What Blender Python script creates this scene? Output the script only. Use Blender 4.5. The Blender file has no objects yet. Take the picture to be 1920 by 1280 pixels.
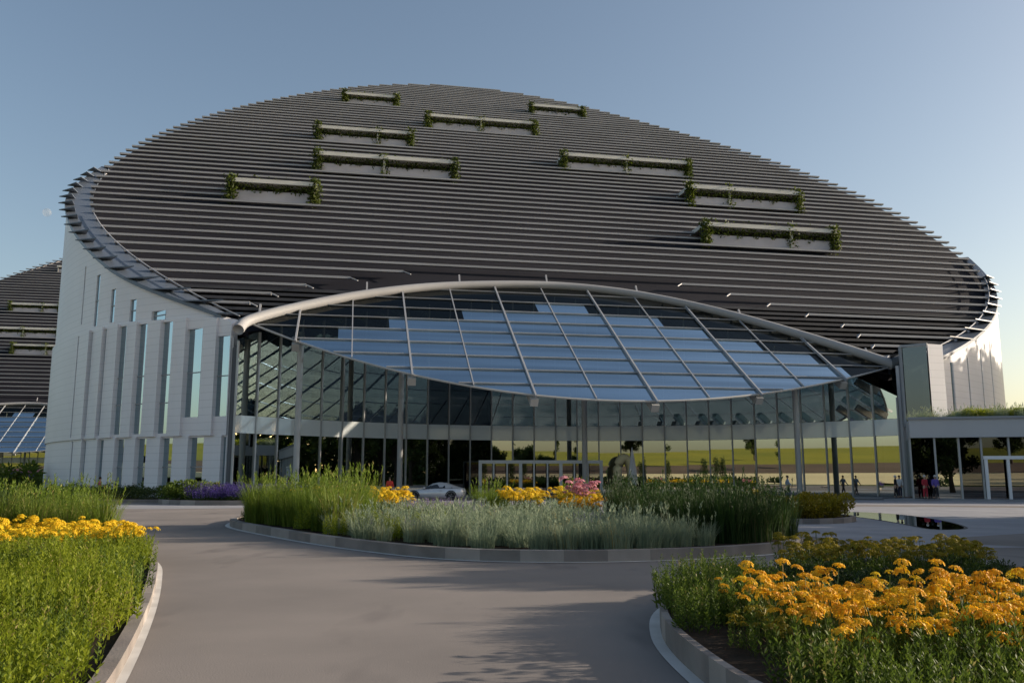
import bpy, math, random
from mathutils import Vector, Matrix
R = math.radians
random.seed(7)
scene = bpy.context.scene
COL = scene.collection
V = Vector

# ------------------------------------------------------------------ helpers
class MB:
    """collects geometry, then links it as one mesh object"""
    def __init__(s): s.v = []; s.f = []; s.m = []; s.mi = 0
    def quad(s, a, b, c, d):
        n = len(s.v); s.v += [tuple(a), tuple(b), tuple(c), tuple(d)]; s.f.append((n, n+1, n+2, n+3)); s.m.append(s.mi)
    def tri(s, a, b, c):
        n = len(s.v); s.v += [tuple(a), tuple(b), tuple(c)]; s.f.append((n, n+1, n+2)); s.m.append(s.mi)
    def hexa(s, p):
        n = len(s.v); s.v += [tuple(q) for q in p]
        for f in ((3, 2, 1, 0), (4, 5, 6, 7), (0, 1, 5, 4), (1, 2, 6, 5), (2, 3, 7, 6), (3, 0, 4, 7)):
            s.f.append(tuple(n+i for i in f)); s.m.append(s.mi)
    def box(s, x0, x1, y0, y1, z0, z1):
        s.hexa([(x0, y0, z0), (x1, y0, z0), (x1, y1, z0), (x0, y1, z0), (x0, y0, z1), (x1, y0, z1), (x1, y1, z1), (x0, y1, z1)])
    def obox(s, c, ax, ay, az, hx, hy, hz):
        c = V(c); ax = V(ax)*hx; ay = V(ay)*hy; az = V(az)*hz
        s.hexa([c-ax-ay-az, c+ax-ay-az, c+ax+ay-az, c-ax+ay-az, c-ax-ay+az, c+ax-ay+az, c+ax+ay+az, c-ax+ay+az])
    def bar(s, a, b, w, h, up=(0, 0, 1)):
        a = V(a); b = V(b); d = (b-a).normalized(); side = d.cross(V(up))
        if side.length < 1e-4: side = d.cross(V((1, 0, 0)))
        side.normalize(); u = side.cross(d)
        s.obox((a+b)/2, side, d, u, w/2, (b-a).length/2, h/2)
    def tube(s, pts, r, n=8, cap=True):
        pts = [V(p) for p in pts]; rr = r if isinstance(r, (list, tuple)) else [r]*len(pts); base = len(s.v)
        for i, p in enumerate(pts):
            d = (pts[min(i+1, len(pts)-1)]-pts[max(i-1, 0)]).normalized()
            a = d.orthogonal() if abs(d.z) > .95 else d.cross(V((0, 0, 1)))
            a.normalize(); b = a.cross(d)
            for k in range(n):
                t = 2*math.pi*k/n; s.v.append(tuple(p+(a*math.cos(t)+b*math.sin(t))*rr[i]))
        for i in range(len(pts)-1):
            for k in range(n):
                s.f.append((base+i*n+k, base+i*n+(k+1) % n, base+(i+1)*n+(k+1) % n, base+(i+1)*n+k)); s.m.append(s.mi)
        if cap:
            s.f.append(tuple(base+k for k in range(n))); s.m.append(s.mi)
            s.f.append(tuple(base+(len(pts)-1)*n+k for k in reversed(range(n)))); s.m.append(s.mi)
    def prism(s, poly, z0, z1):
        n = len(poly); b = len(s.v)
        s.v += [(x, y, z0) for x, y in poly]+[(x, y, z1) for x, y in poly]
        s.f.append(tuple(b+i for i in reversed(range(n)))); s.f.append(tuple(b+n+i for i in range(n))); s.m += [s.mi]*2
        for i in range(n):
            j = (i+1) % n; s.f.append((b+i, b+j, b+n+j, b+n+i)); s.m.append(s.mi)
    def sheet(s, poly, z):
        b = len(s.v); s.v += [(x, y, z) for x, y in poly]; s.f.append(tuple(b+i for i in range(len(poly)))); s.m.append(s.mi)
    def ball(s, c, r, n=8, m=6, sc=(1, 1, 1)):
        b = len(s.v); c = V(c)
        for i in range(m+1):
            t = math.pi*i/m
            for k in range(n):
                p = 2*math.pi*k/n
                s.v.append((c.x+r*sc[0]*math.sin(t)*math.cos(p), c.y+r*sc[1]*math.sin(t)*math.sin(p), c.z+r*sc[2]*math.cos(t)))
        for i in range(m):
            for k in range(n):
                s.f.append((b+i*n+k, b+(i+1)*n+k, b+(i+1)*n+(k+1) % n, b+i*n+(k+1) % n)); s.m.append(s.mi)
    def build(s, name, mats, parent=None, smooth=False, loc=None):
        me = bpy.data.meshes.new(name); me.from_pydata(s.v, [], s.f)
        if not isinstance(mats, (list, tuple)): mats = [mats]
        for m in mats: me.materials.append(m)
        if len(mats) > 1: me.polygons.foreach_set('material_index', s.m)
        if smooth: me.polygons.foreach_set('use_smooth', [True]*len(s.f))
        me.update()
        o = bpy.data.objects.new(name, me); COL.objects.link(o)
        if parent: o.parent = parent
        if loc: o.location = loc
        return o

def empty(name, loc=(0, 0, 0), rz=0):
    o = bpy.data.objects.new(name, None); o.empty_display_size = .3; COL.objects.link(o)
    o.location = loc; o.rotation_euler = (0, 0, rz); return o
def tag(o, label=None, cat=None, group=None, kind=None):
    if label: o['label'] = label
    if cat: o['category'] = cat
    if group: o['group'] = group
    if kind: o['kind'] = kind
    return o
def copy_tree(o, parent=None):
    c = o.copy(); COL.objects.link(c)
    if parent: c.parent = parent
    for ch in list(o.children): copy_tree(ch, c)
    return c

# ------------------------------------------------------------------ materials
def newmat(name):
    m = bpy.data.materials.new(name); m.use_nodes = True; nt = m.node_tree
    for n in list(nt.nodes): nt.nodes.remove(n)
    out = nt.nodes.new('ShaderNodeOutputMaterial'); return m, nt, out
def noise_mix(nt, c0, c1, scale, detail=6, lo=.35, hi=.65, stretch=None):
    tc = nt.nodes.new('ShaderNodeTexCoord'); n = nt.nodes.new('ShaderNodeTexNoise')
    n.inputs['Scale'].default_value = scale; n.inputs['Detail'].default_value = detail
    if stretch:
        mp = nt.nodes.new('ShaderNodeMapping'); mp.inputs['Scale'].default_value = stretch
        nt.links.new(tc.outputs['Object'], mp.inputs[0]); nt.links.new(mp.outputs[0], n.inputs['Vector'])
    else: nt.links.new(tc.outputs['Object'], n.inputs['Vector'])
    r = nt.nodes.new('ShaderNodeValToRGB'); nt.links.new(n.outputs[0], r.inputs[0])
    r.color_ramp.elements[0].position = lo; r.color_ramp.elements[1].position = hi
    r.color_ramp.elements[0].color = (*c0, 1); r.color_ramp.elements[1].color = (*c1, 1)
    return r, n
def mat(name, c, rough=.6, c2=None, scale=3, metal=0, bump=0, spec=.4, stretch=None, bscale=None):
    m, nt, out = newmat(name); p = nt.nodes.new('ShaderNodeBsdfPrincipled'); nt.links.new(p.outputs[0], out.inputs[0])
    p.inputs['Roughness'].default_value = rough; p.inputs['Metallic'].default_value = metal
    p.inputs['Specular IOR Level'].default_value = spec
    if c2 is None: c2 = tuple(x*.85 for x in c)
    r, n = noise_mix(nt, c, c2, scale, stretch=stretch); nt.links.new(r.outputs[0], p.inputs['Base Color'])
    if bump:
        b = nt.nodes.new('ShaderNodeBump'); b.inputs['Strength'].default_value = bump; b.inputs['Distance'].default_value = .02
        n2 = nt.nodes.new('ShaderNodeTexNoise'); n2.inputs['Scale'].default_value = bscale or scale*20; n2.inputs['Detail'].default_value = 4
        tc = nt.nodes.new('ShaderNodeTexCoord'); nt.links.new(tc.outputs['Object'], n2.inputs['Vector'])
        nt.links.new(n2.outputs[0], b.inputs['Height']); nt.links.new(b.outputs[0], p.inputs['Normal'])
    return m
def glass(name, base, tint, gloss=(.9, .92, .95), rough=0., ior=1.5, band=False):
    m, nt, out = newmat(name)
    g = nt.nodes.new('ShaderNodeBsdfGlossy'); g.inputs['Color'].default_value = (*gloss, 1); g.inputs['Roughness'].default_value = rough
    t = nt.nodes.new('ShaderNodeBsdfTransparent'); t.inputs['Color'].default_value = (*tint, 1)
    fr = nt.nodes.new('ShaderNodeFresnel'); fr.inputs['IOR'].default_value = ior
    ma = nt.nodes.new('ShaderNodeMath'); ma.operation = 'MULTIPLY_ADD'; nt.links.new(fr.outputs[0], ma.inputs[0])
    ma.inputs[1].default_value = 1-base; ma.inputs[2].default_value = base
    if band:                                   # one-sided coating, with noise bands standing in for reflected stripes
        ge_ = nt.nodes.new('ShaderNodeNewGeometry'); ml_ = nt.nodes.new('ShaderNodeMath'); ml_.operation = 'MULTIPLY_ADD'; ml_.inputs[1].default_value = -.6; ml_.use_clamp = True
        nt.links.new(ge_.outputs['Backfacing'], ml_.inputs[0]); ma.use_clamp = True
        rr_, n_ = noise_mix(nt, (.50,)*3, (.74,)*3, .35, 3, .35, .65, (.12, .12, 3.2)); nt.links.new(rr_.outputs[0], ml_.inputs[2]); nt.links.new(ml_.outputs[0], ma.inputs[2])
    mx = nt.nodes.new('ShaderNodeMixShader'); nt.links.new(ma.outputs[0], mx.inputs[0]); nt.links.new(t.outputs[0], mx.inputs[1]); nt.links.new(g.outputs[0], mx.inputs[2])
    nt.links.new(mx.outputs[0], out.inputs[0]); return m
def leafmat(name, c, c2, tl=.35, rough=.55, dry=None, wob=.35):
    """foliage: colour varies from leaf to leaf (random per island) and plant to plant"""
    m, nt, out = newmat(name)
    geo = nt.nodes.new('ShaderNodeNewGeometry'); oi = nt.nodes.new('ShaderNodeObjectInfo')
    ad = nt.nodes.new('ShaderNodeMath'); ad.operation = 'MULTIPLY_ADD'; ad.inputs[1].default_value = 1-wob
    ml = nt.nodes.new('ShaderNodeMath'); ml.operation = 'MULTIPLY'; ml.inputs[1].default_value = wob
    nt.links.new(oi.outputs['Random'], ml.inputs[0])
    nt.links.new(geo.outputs['Random Per Island'], ad.inputs[0]); nt.links.new(ml.outputs[0], ad.inputs[2])
    r = nt.nodes.new('ShaderNodeValToRGB'); r.color_ramp.elements[0].color = (*c, 1); r.color_ramp.elements[1].color = (*c2, 1)
    if dry: r.color_ramp.elements[1].position = .84; e_ = r.color_ramp.elements.new(.93); e_.color = (*dry, 1)
    nt.links.new(ad.outputs[0], r.inputs[0])
    p = nt.nodes.new('ShaderNodeBsdfPrincipled'); p.inputs['Roughness'].default_value = rough; p.inputs['Specular IOR Level'].default_value = .25
    nt.links.new(r.outputs[0], p.inputs['Base Color'])
    t = nt.nodes.new('ShaderNodeBsdfTranslucent'); nt.links.new(r.outputs[0], t.inputs['Color'])
    mx = nt.nodes.new('ShaderNodeMixShader'); mx.inputs[0].default_value = tl
    nt.links.new(p.outputs[0], mx.inputs[1]); nt.links.new(t.outputs[0], mx.inputs[2]); nt.links.new(mx.outputs[0], out.inputs[0])
    return m
def panelmat(name, c, c2, joint, dz, du):
    """white cladding with fine horizontal joints"""
    m, nt, out = newmat(name); p = nt.nodes.new('ShaderNodeBsdfPrincipled'); nt.links.new(p.outputs[0], out.inputs[0])
    p.inputs['Roughness'].default_value = .45; p.inputs['Specular IOR Level'].default_value = .35
    r, n = noise_mix(nt, c, c2, .25)
    tc = nt.nodes.new('ShaderNodeTexCoord'); sp = nt.nodes.new('ShaderNodeSeparateXYZ'); nt.links.new(tc.outputs['Object'], sp.inputs[0])
    d = nt.nodes.new('ShaderNodeMath'); d.operation = 'DIVIDE'; d.inputs[1].default_value = dz; nt.links.new(sp.outputs[2], d.inputs[0])
    f = nt.nodes.new('ShaderNodeMath'); f.operation = 'FRACT'; nt.links.new(d.outputs[0], f.inputs[0])
    lt = nt.nodes.new('ShaderNodeMath'); lt.operation = 'LESS_THAN'; lt.inputs[1].default_value = .07; nt.links.new(f.outputs[0], lt.inputs[0])
    mx = nt.nodes.new('ShaderNodeMixRGB'); nt.links.new(lt.outputs[0], mx.inputs[0]); nt.links.new(r.outputs[0], mx.inputs[1]); mx.inputs[2].default_value = (*joint, 1)
    nt.links.new(mx.outputs[0], p.inputs['Base Color']); return m

M = {}
M['asphalt'] = mat('asphalt', (.235, .208, .190), .92, (.165, .148, .138), .22, bump=.16, bscale=45, spec=.15)
def road_mat(name):
    m, nt, out = newmat(name); p = nt.nodes.new('ShaderNodeBsdfPrincipled'); nt.links.new(p.outputs[0], out.inputs[0])
    p.inputs['Roughness'].default_value = .92; p.inputs['Specular IOR Level'].default_value = .15
    r1, _ = noise_mix(nt, (.25, .222, .203), (.18, .162, .150), .2, 8)
    r2, _ = noise_mix(nt, (1, 1, 1), (.72, .72, .74), .9, 3, .58, .74, (1, .35, 1))
    r3, _ = noise_mix(nt, (1, 1, 1), (1.25, 1.22, 1.2), 14, 2, .70, .76)
    m1 = nt.nodes.new('ShaderNodeMixRGB'); m1.blend_type = 'MULTIPLY'; m1.inputs[0].default_value = 1; nt.links.new(r1.outputs[0], m1.inputs[1]); nt.links.new(r2.outputs[0], m1.inputs[2])
    m2 = nt.nodes.new('ShaderNodeMixRGB'); m2.blend_type = 'MULTIPLY'; m2.inputs[0].default_value = 1; nt.links.new(m1.outputs[0], m2.inputs[1]); nt.links.new(r3.outputs[0], m2.inputs[2])
    nt.links.new(m2.outputs[0], p.inputs['Base Color'])
    n2 = nt.nodes.new('ShaderNodeTexNoise'); n2.inputs['Scale'].default_value = 55; n2.inputs['Detail'].default_value = 3
    tc = nt.nodes.new('ShaderNodeTexCoord'); nt.links.new(tc.outputs['Object'], n2.inputs['Vector'])
    b = nt.nodes.new('ShaderNodeBump'); b.inputs['Strength'].default_value = .14; b.inputs['Distance'].default_value = .02
    nt.links.new(n2.outputs[0], b.inputs['Height']); nt.links.new(b.outputs[0], p.inputs['Normal']); return m
M['asphalt'] = road_mat('asphalt')
M['concrete'] = mat('light_concrete', (.31, .31, .325), .85, (.25, .25, .265), .5, bump=.15, bscale=30, spec=.2)
M['kerb'] = mat('kerb_stone', (.25, .22, .20), .85, (.19, .165, .15), 1.6, bump=.3, bscale=40, spec=.2)
M['kerb_b'] = mat('kerb_stone_darker', (.24, .215, .195), .85, (.18, .16, .145), 1.6, bump=.3, bscale=40, spec=.2); M['kerb_c'] = mat('kerb_stone_paler', (.35, .31, .28), .85, (.28, .25, .225), 1.6, bump=.3, bscale=40, spec=.2)
M['white_line'] = mat('white_line', (.62, .60, .57), .8, (.50, .48, .45), 1.5)
M['soil'] = mat('soil', (.045, .032, .022), .95, (.025, .018, .012), 3, bump=.6, bscale=25, spec=.1)
M['grass_ground'] = mat('grass_ground', (.07, .09, .02), .95, (.05, .07, .015), .05, spec=.1)
M['wheat'] = mat('wheat', (.78, .66, .38), .9, (.68, .56, .32), .02, spec=.1)
M['plough'] = mat('ploughed_earth', (.17, .12, .085), .95, (.12, .085, .06), .02, spec=.1)
M['meadow'] = mat('meadow', (.31, .28, .035), .95, (.22, .22, .03), .01, spec=.1)
M['cladding'] = panelmat('white_cladding', (.80, .775, .79), (.75, .725, .74), (.64, .62, .63), .62, 2)
M['white'] = mat('white_paint', (.50, .50, .51), .5, (.46, .46, .47), .3)
M['louvre'] = mat('louvre_aluminium', (.37, .37, .39), .45, (.32, .32, .335), .15, metal=.0, spec=.5)
M['roofing'] = mat('roof_membrane', (.020, .020, .026), .8, (.012, .012, .017), .06, spec=.15)
M['band'] = mat('blue_grey_metal', (.105, .13, .17), .35, (.09, .11, .145), .1, spec=.5)
M['arch'] = mat('arch_white', (.32, .32, .325), .6, (.28, .28, .285), .2)
M['door_white'] = mat('door_white', (.80, .80, .80), .4, (.74, .74, .74), .3)
M['steel'] = mat('pale_steel', (.30, .31, .33), .4, (.26, .27, .29), .5, spec=.5)
M['mullion'] = mat('mullion', (.42, .42, .41), .4, (.37, .37, .36), .5, spec=.5)
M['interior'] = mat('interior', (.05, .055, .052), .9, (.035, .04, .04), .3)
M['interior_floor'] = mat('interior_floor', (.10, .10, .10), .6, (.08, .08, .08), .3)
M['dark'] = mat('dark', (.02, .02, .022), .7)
M['slab'] = mat('terrace_slab', (.66, .65, .61), .6, (.58, .57, .53), .5)
M['parapet'] = mat('terrace_parapet', (.52, .50, .54), .6, (.46, .44, .48), .4)
M['glass'] = glass('facade_glass', .48, (.34, .40, .38), (.86, .90, .86))
M['spandrel'] = mat('spandrel_glass', (.78, .82, .80), .08, (.72, .77, .76), .4, spec=.9)
M['win'] = glass('window_glass', .5, (.16, .24, .28), (.72, .88, .95))
M['canopy_clear'] = glass('canopy_clear', .0, (.36, .40, .35), (.35, .38, .38))
M['canopy_blue'] = glass('canopy_blue', .62, (.08, .12, .17), (.74, .90, 1.), band=True)
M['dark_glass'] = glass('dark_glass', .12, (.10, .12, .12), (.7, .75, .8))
M['door_glass'] = glass('door_glass', .20, (.25, .28, .28))
M['water'] = glass('water', .25, (.06, .07, .07), ior=1.6)
M['asphalt_wet'] = M['dark']

# ------------------------------------------------------------------ camera, sun, sky
PITCH = math.atan(253/1600)
cam = bpy.data.cameras.new('camera'); cam.lens = 30; cam.sensor_width = 36; cam.clip_end = 20000; cam.clip_start = .1
co = bpy.data.objects.new('camera', cam); COL.objects.link(co); co.location = (0, 0, 1.8); co.rotation_euler = (math.pi/2+PITCH, 0, 0)
scene.camera = co
SUN_EL, SUN_AZ = 16., 8.      # azimuth measured from +X towards +Y
sd = V((math.cos(R(SUN_EL))*math.cos(R(SUN_AZ)), math.cos(R(SUN_EL))*math.sin(R(SUN_AZ)), math.sin(R(SUN_EL))))
sl = bpy.data.lights.new('sun', 'SUN'); sl.energy = 4.6; sl.angle = R(.6); sl.color = (1., .86, .70)
so = bpy.data.objects.new('sun', sl); COL.objects.link(so); so.rotation_euler = sd.to_track_quat('Z', 'Y').to_euler()
w = bpy.data.worlds.new('World'); scene.world = w; w.use_nodes = True
nt = w.node_tree; bg = nt.nodes['Background']; bg.inputs[1].default_value = .10
sky = nt.nodes.new('ShaderNodeTexSky'); sky.sky_type = 'NISHITA'; sky.sun_disc = False
sky.sun_elevation = R(SUN_EL); sky.sun_rotation = math.pi/2-R(SUN_AZ)
sky.air_density = 1.; sky.dust_density = 2.1; sky.ozone_density = .5
nt.links.new(sky.outputs[0], bg.inputs[0])
scene.view_settings.view_transform = 'Standard'; scene.view_settings.look = 'None'
scene.view_settings.exposure = .74; scene.view_settings.gamma = 1; scene.view_settings.use_curve_mapping = False

# ------------------------------------------------------------------ the drum building: one tilted roof plane over a round plan
A = R(11); SL = R(34)
L = V((math.cos(A), math.sin(A), 0)); B = V((-math.sin(A), math.cos(A), 0)); S = B*math.cos(SL)+V((0, 0, math.sin(SL)))
NR = L.cross(S)
P0 = V((-22.067, 67., 12.824))
CX, CY = -2., 124.
RC = [58.665, 4.208, .683, -3.087, -.856, 1.828, -2.437, 1.373, .51, -.043, .015, -.427, -.337]
def rimr(t): return RC[0]+sum(RC[2*k-1]*math.cos(k*t)+RC[2*k]*math.sin(k*t) for k in range(1, 7))
def rim(t, off=0): r = rimr(t)+off; return V((CX+r*math.cos(t), CY+r*math.sin(t), 0))
def uv(p): d = V((p[0]-P0.x, p[1]-P0.y, 0)); return d.dot(L), d.dot(B)/math.cos(SL)
def pt(u, v, h=0): return P0+L*u+S*v+NR*h
def zpl(x, y): u, v = uv((x, y)); return P0.z+v*math.sin(SL)
NT = 720
RIM = [uv(rim(2*math.pi*i/NT)) for i in range(NT)]
def span_u(v):
    xs = []
    for i in range(NT):
        a, b = RIM[i], RIM[(i+1) % NT]
        if (a[1]-v)*(b[1]-v) < 0: xs.append(a[0]+(b[0]-a[0])*(v-a[1])/(b[1]-a[1]))
    return (min(xs), max(xs)) if len(xs) >= 2 else None
def span_v(u):
    xs = []
    for i in range(NT):
        a, b = RIM[i], RIM[(i+1) % NT]
        if (a[0]-u)*(b[0]-u) < 0: xs.append(a[1]+(b[1]-a[1])*(u-a[0])/(b[0]-a[0]))
    return (min(xs), max(xs)) if len(xs) >= 2 else None
ARCH = [(.2, .7), (.9, 2.7), (4.6, 5.8), (10.1, 9.2), (16.1, 11.7), (22.5, 13.1), (29, 13.6), (34.9, 12.8), (40, 10.9), (44.6, 8.3), (48.8, 5.1), (52.6, 1.8), (55.1, -.6), (57.6, -3.3)]
def arch(u):
    if u <= ARCH[0][0] or u >= ARCH[-1][0]: return None
    for (a, b), (c, d) in zip(ARCH, ARCH[1:]):
        if a <= u <= c: return b+(d-b)*(u-a)/(c-a)
def catmull(P, n=8, closed=False):
    out = []; N = len(P)
    for i in range(N if closed else N-1):
        p0 = P[(i-1) % N] if closed or i > 0 else P[0]; p1 = P[i]; p2 = P[(i+1) % N]; p3 = P[(i+2) % N] if closed or i+2 < N else P[-1]
        for k in range(n):
            t = k/n; out.append(tuple(.5*(2*b+(c-a)*t+(2*a-5*b+4*c-d)*t*t+(3*b-a-3*c+d)*t**3) for a, b, c, d in zip(p0, p1, p2, p3)))
    if not closed: out.append(tuple(P[-1]))
    return out

FC, FR = V((7.075, 49.12, 0)), 35.247          # glass front: a concave arc
def fpt(t, z=0, off=0): return V((FC.x+(FR+off)*math.cos(t), FC.y+(FR+off)*math.sin(t), z))
FA0, FA1 = math.atan2(68.6-FC.y, -22.3-FC.x), math.atan2(73-FC.y, 33-FC.x)
NB = 30

bld = empty('drum_building', (0, 0, 0))
tag(bld, 'large round white building with slanted grey louvred roof and glass entrance front', 'building', 'round louvred buildings')

# roof sheet
mb = MB(); umin = min(a for a, b in RIM)+.05; umax = max(a for a, b in RIM)-.05; prev = None; N = 150
for i in range(N+1):
    u = umin+(umax-umin)*i/N; a, b = span_v(u); ar = arch(u)
    if ar is not None: a = max(a, ar)
    cur = (u, a, b)
    if prev:
        for h, fl in ((-.9, 0), (-1.5, 1)):
            q = [pt(prev[0], prev[1], h), pt(cur[0], cur[1], h), pt(cur[0], cur[2], h), pt(prev[0], prev[2], h)]
            mb.quad(*(reversed(q) if fl else q))
        for j in (1, 2):
            mb.quad(pt(prev[0], prev[j], -.9), pt(prev[0], prev[j], -1.5), pt(cur[0], cur[j], -1.5), pt(cur[0], cur[j], -.9))
    prev = cur
roof = mb.build('roof', M['roofing'], bld)

# louvre blades
DV = 2.37; V0 = 21.2-DV*13
mb = MB(); BR = []
def blade(u0, u1, v, z=.11):
    a = pt(u0, v); b = pt(u1, v); mb.obox((a+b)/2+B*.28, L, B, (0, 0, 1), (u1-u0)/2, .28, z)
k = 0
LV = []
while True:
    v = V0+DV*k; k += 1
    if v > 146: break
    su = span_u(v)
    if not su: continue
    a, b = su[0]+.05, su[1]-.05
    if b-a < 2: continue
    LV.append(v)
    if v > 18: blade(a, b, v); continue
    us = [a+(b-a)*i/300 for i in range(301)]
    ml = {-1: 5.6, 1: 5.7}
    left = [u for u in us if u < 27 and (arch(u) is None or v > arch(u)+ml[-1])]
    right = [u for u in us if u > 29 and (arch(u) is None or v > arch(u)+ml[1]+max(0, u-33)*.17)]
    for s_, g in ((-1, left), (1, right)):
        if g and max(g)-min(g) > 2:
            blade(min(g), max(g), v)
            e = max(g) if s_ < 0 else min(g)      # return at the broken end
            d = -s_
            p = pt(e, v); br = MB(); BR.append(br); br.bar(p, p+L*(d*.7)-S*.75, .13, .08)
louv = mb.build('louvre_screen', M['louvre'], bld)
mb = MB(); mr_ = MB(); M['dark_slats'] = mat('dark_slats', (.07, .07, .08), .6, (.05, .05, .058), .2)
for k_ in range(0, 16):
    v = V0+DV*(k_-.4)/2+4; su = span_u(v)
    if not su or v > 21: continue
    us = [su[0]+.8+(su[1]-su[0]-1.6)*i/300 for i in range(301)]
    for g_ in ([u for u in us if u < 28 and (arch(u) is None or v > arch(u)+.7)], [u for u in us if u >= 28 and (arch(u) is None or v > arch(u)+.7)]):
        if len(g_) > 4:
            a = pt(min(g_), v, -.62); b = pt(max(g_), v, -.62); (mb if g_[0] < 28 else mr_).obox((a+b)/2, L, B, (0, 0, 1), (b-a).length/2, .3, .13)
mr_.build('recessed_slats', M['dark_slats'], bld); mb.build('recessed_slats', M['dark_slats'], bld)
for uu in [i*9.23-17.2 for i in range(11)]:
    a = arch(uu)
    if a is None: continue
    for dv in (2.6,):
        p = pt(uu, a+dv+.6, -.7); br = MB(); BR.append(br); br.bar(p, p+S*.9+NR*.5, .16, .2)
for br in BR: br.build('louvre_bracket', M['louvre'], bld)
# rim trim along the ends of the blades
seg = []
for i in range(NT+NT//2):
    t = 2*math.pi*i/NT; p = rim(t, -.1); u, v = uv(p); ar = arch(u)
    if v < 30 and (ar is None or v > ar+5) and i >= NT//4: seg.append(pt(u, v, .12))
    elif seg:
        if len(seg) > 3 and i < NT*1.25: g = MB(); g.tube(seg, .06, 6); g.build('rim_trim', M['louvre'], bld)
        seg = []
# sloping metal collar outside the blades, with the blades' stepped end plates on it
def smooth(x, a, b): x = max(0, min(1, (x-a)/(b-a))); return x*x*(3-2*x)
def outer(t):
    d = math.degrees(t) % 360
    if d < 270: return .05+2.25*smooth(d, 199, 216)*(1-smooth(d, 233, 250))
    return .1+.6*smooth(360-d, 8, 24)
def edge(side, v):
    """point of the outer edge at slope height v"""
    best = None
    for i in range(0, 721):
        t = R(90+(249-90)*i/720) if side < 0 else R(90-(90+53)*i/720)
        p = rim(t, outer(t)); q = abs(uv(p)[1]-v)
        if best is None or q < best[0]: best = (q, p)
    return best[1]
for side in (-1, 1):
    mb = MB(); prev = None
    for i in range(0, 181):
        t = R(90+(249-90)*i/180) if side < 0 else R(90-(90+53)*i/180)
        a, b = rim(t, -.45), rim(t, outer(t)+.06)
        za, zb = zpl(a.x, a.y)-.42, zpl(b.x, b.y)-.2
        cur = [V((a.x, a.y, za)), V((b.x, b.y, zb)), V((b.x, b.y, zb-.35)), V((a.x, a.y, za-.5))]
        if outer(t) < .2: prev = None; continue
        if prev:
            for k_ in range(4): mb.quad(prev[k_], cur[k_], cur[(k_+1) % 4], prev[(k_+1) % 4])
        prev = cur
    for k_ in range(0, 62):
        vk = V0+DV*k_
        if not (2.5 < vk < (49 if side < 0 else 24)): continue
        p0_, p1_ = edge(side, vk), edge(side, vk-.8*DV); z = P0.z+vk*math.sin(SL)-.02
        q0, q1 = V((p0_.x, p0_.y, 0)), V((p1_.x, p1_.y, 0)); inn_ = (V((CX, CY, 0))-q0).normalized()*.9
        tip = q0+L*side*(.75 if side < 0 else .7)
        ps = [tip, q0+inn_, q1+inn_*.6]
        if side < 0: ps = ps[::-1]
        n_ = len(mb.v); mb.v += [(p.x, p.y, z-.1) for p in ps]+[(p.x, p.y, z) for p in ps]
        mb.f += [(n_, n_+1, n_+2), (n_+5, n_+4, n_+3)]+[(n_+j, n_+3+j, n_+3+(j+1) % 3, n_+(j+1) % 3) for j in range(3)]; mb.m += [0]*5
    mb.build('rim_collar', M['band'], bld)

# white drum wall with window slots: rows (z0, z1, radius offset, slots)
THIN = .35
rows = [
 (0., 5.15, .0, [(228.2, 228.5, .2, 5.0), (231.0, 231.4, .2, 5.0), (234., 234.6, .2, 5.0), (236.5, 237.4, .2, 5.0), (239., 240., .2, 5.0), (241.7, 242.8, .2, 5.0), (244.6, 246., .2, 5.0), (248.0, 248.3, .2, 5.0)]),
 (5.15, 15.2, .14, [(228., 228.25, 5.4, 15.), (231.1, 231.4, 5.4, 15.), (233.7, 234.0, 5.4, 15.), (236., 236.9, 5.4, 15.), (238.4, 239.4, 5.4, 15.), (241.1, 242.2, 5.4, 15.), (243.8, 245.4, 6.7, 14.2), (247., 248.3, 6.7, 13.4)]),
 (15.2, None, -.1, [(227.7, 228.0, 16.2, 21.9), (230.8, 231.5, 15.6, 20.5), (233.9, 234.6, 15.6, 18.7), (236.8, 237.6, 15.4, 17.4), (239.5, 241.1, 15.3, 16.1)]),
]
rowsR = [(0., None, .0, [(311.8, 312.9, 6., 11.2), (315.6, 316.2, 7.9, 12.6), (319.2, 319.5, 6.3, 13.4), (322.7, 323., 6.3, 14.6), (326., 326.3, 8, 16)])]
wall = MB(); windows = []
def wo(deg, off): return outer(R(deg))+off-.08
def zsur(x, y):
    d = math.degrees(math.atan2(y-CY, x-CX)) % 360
    return zpl(x, y)-.5-(.85*(1-smooth(d, 197, 207)) if d < 270 else .85*(1-smooth(360-d, 12, 24)))
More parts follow.
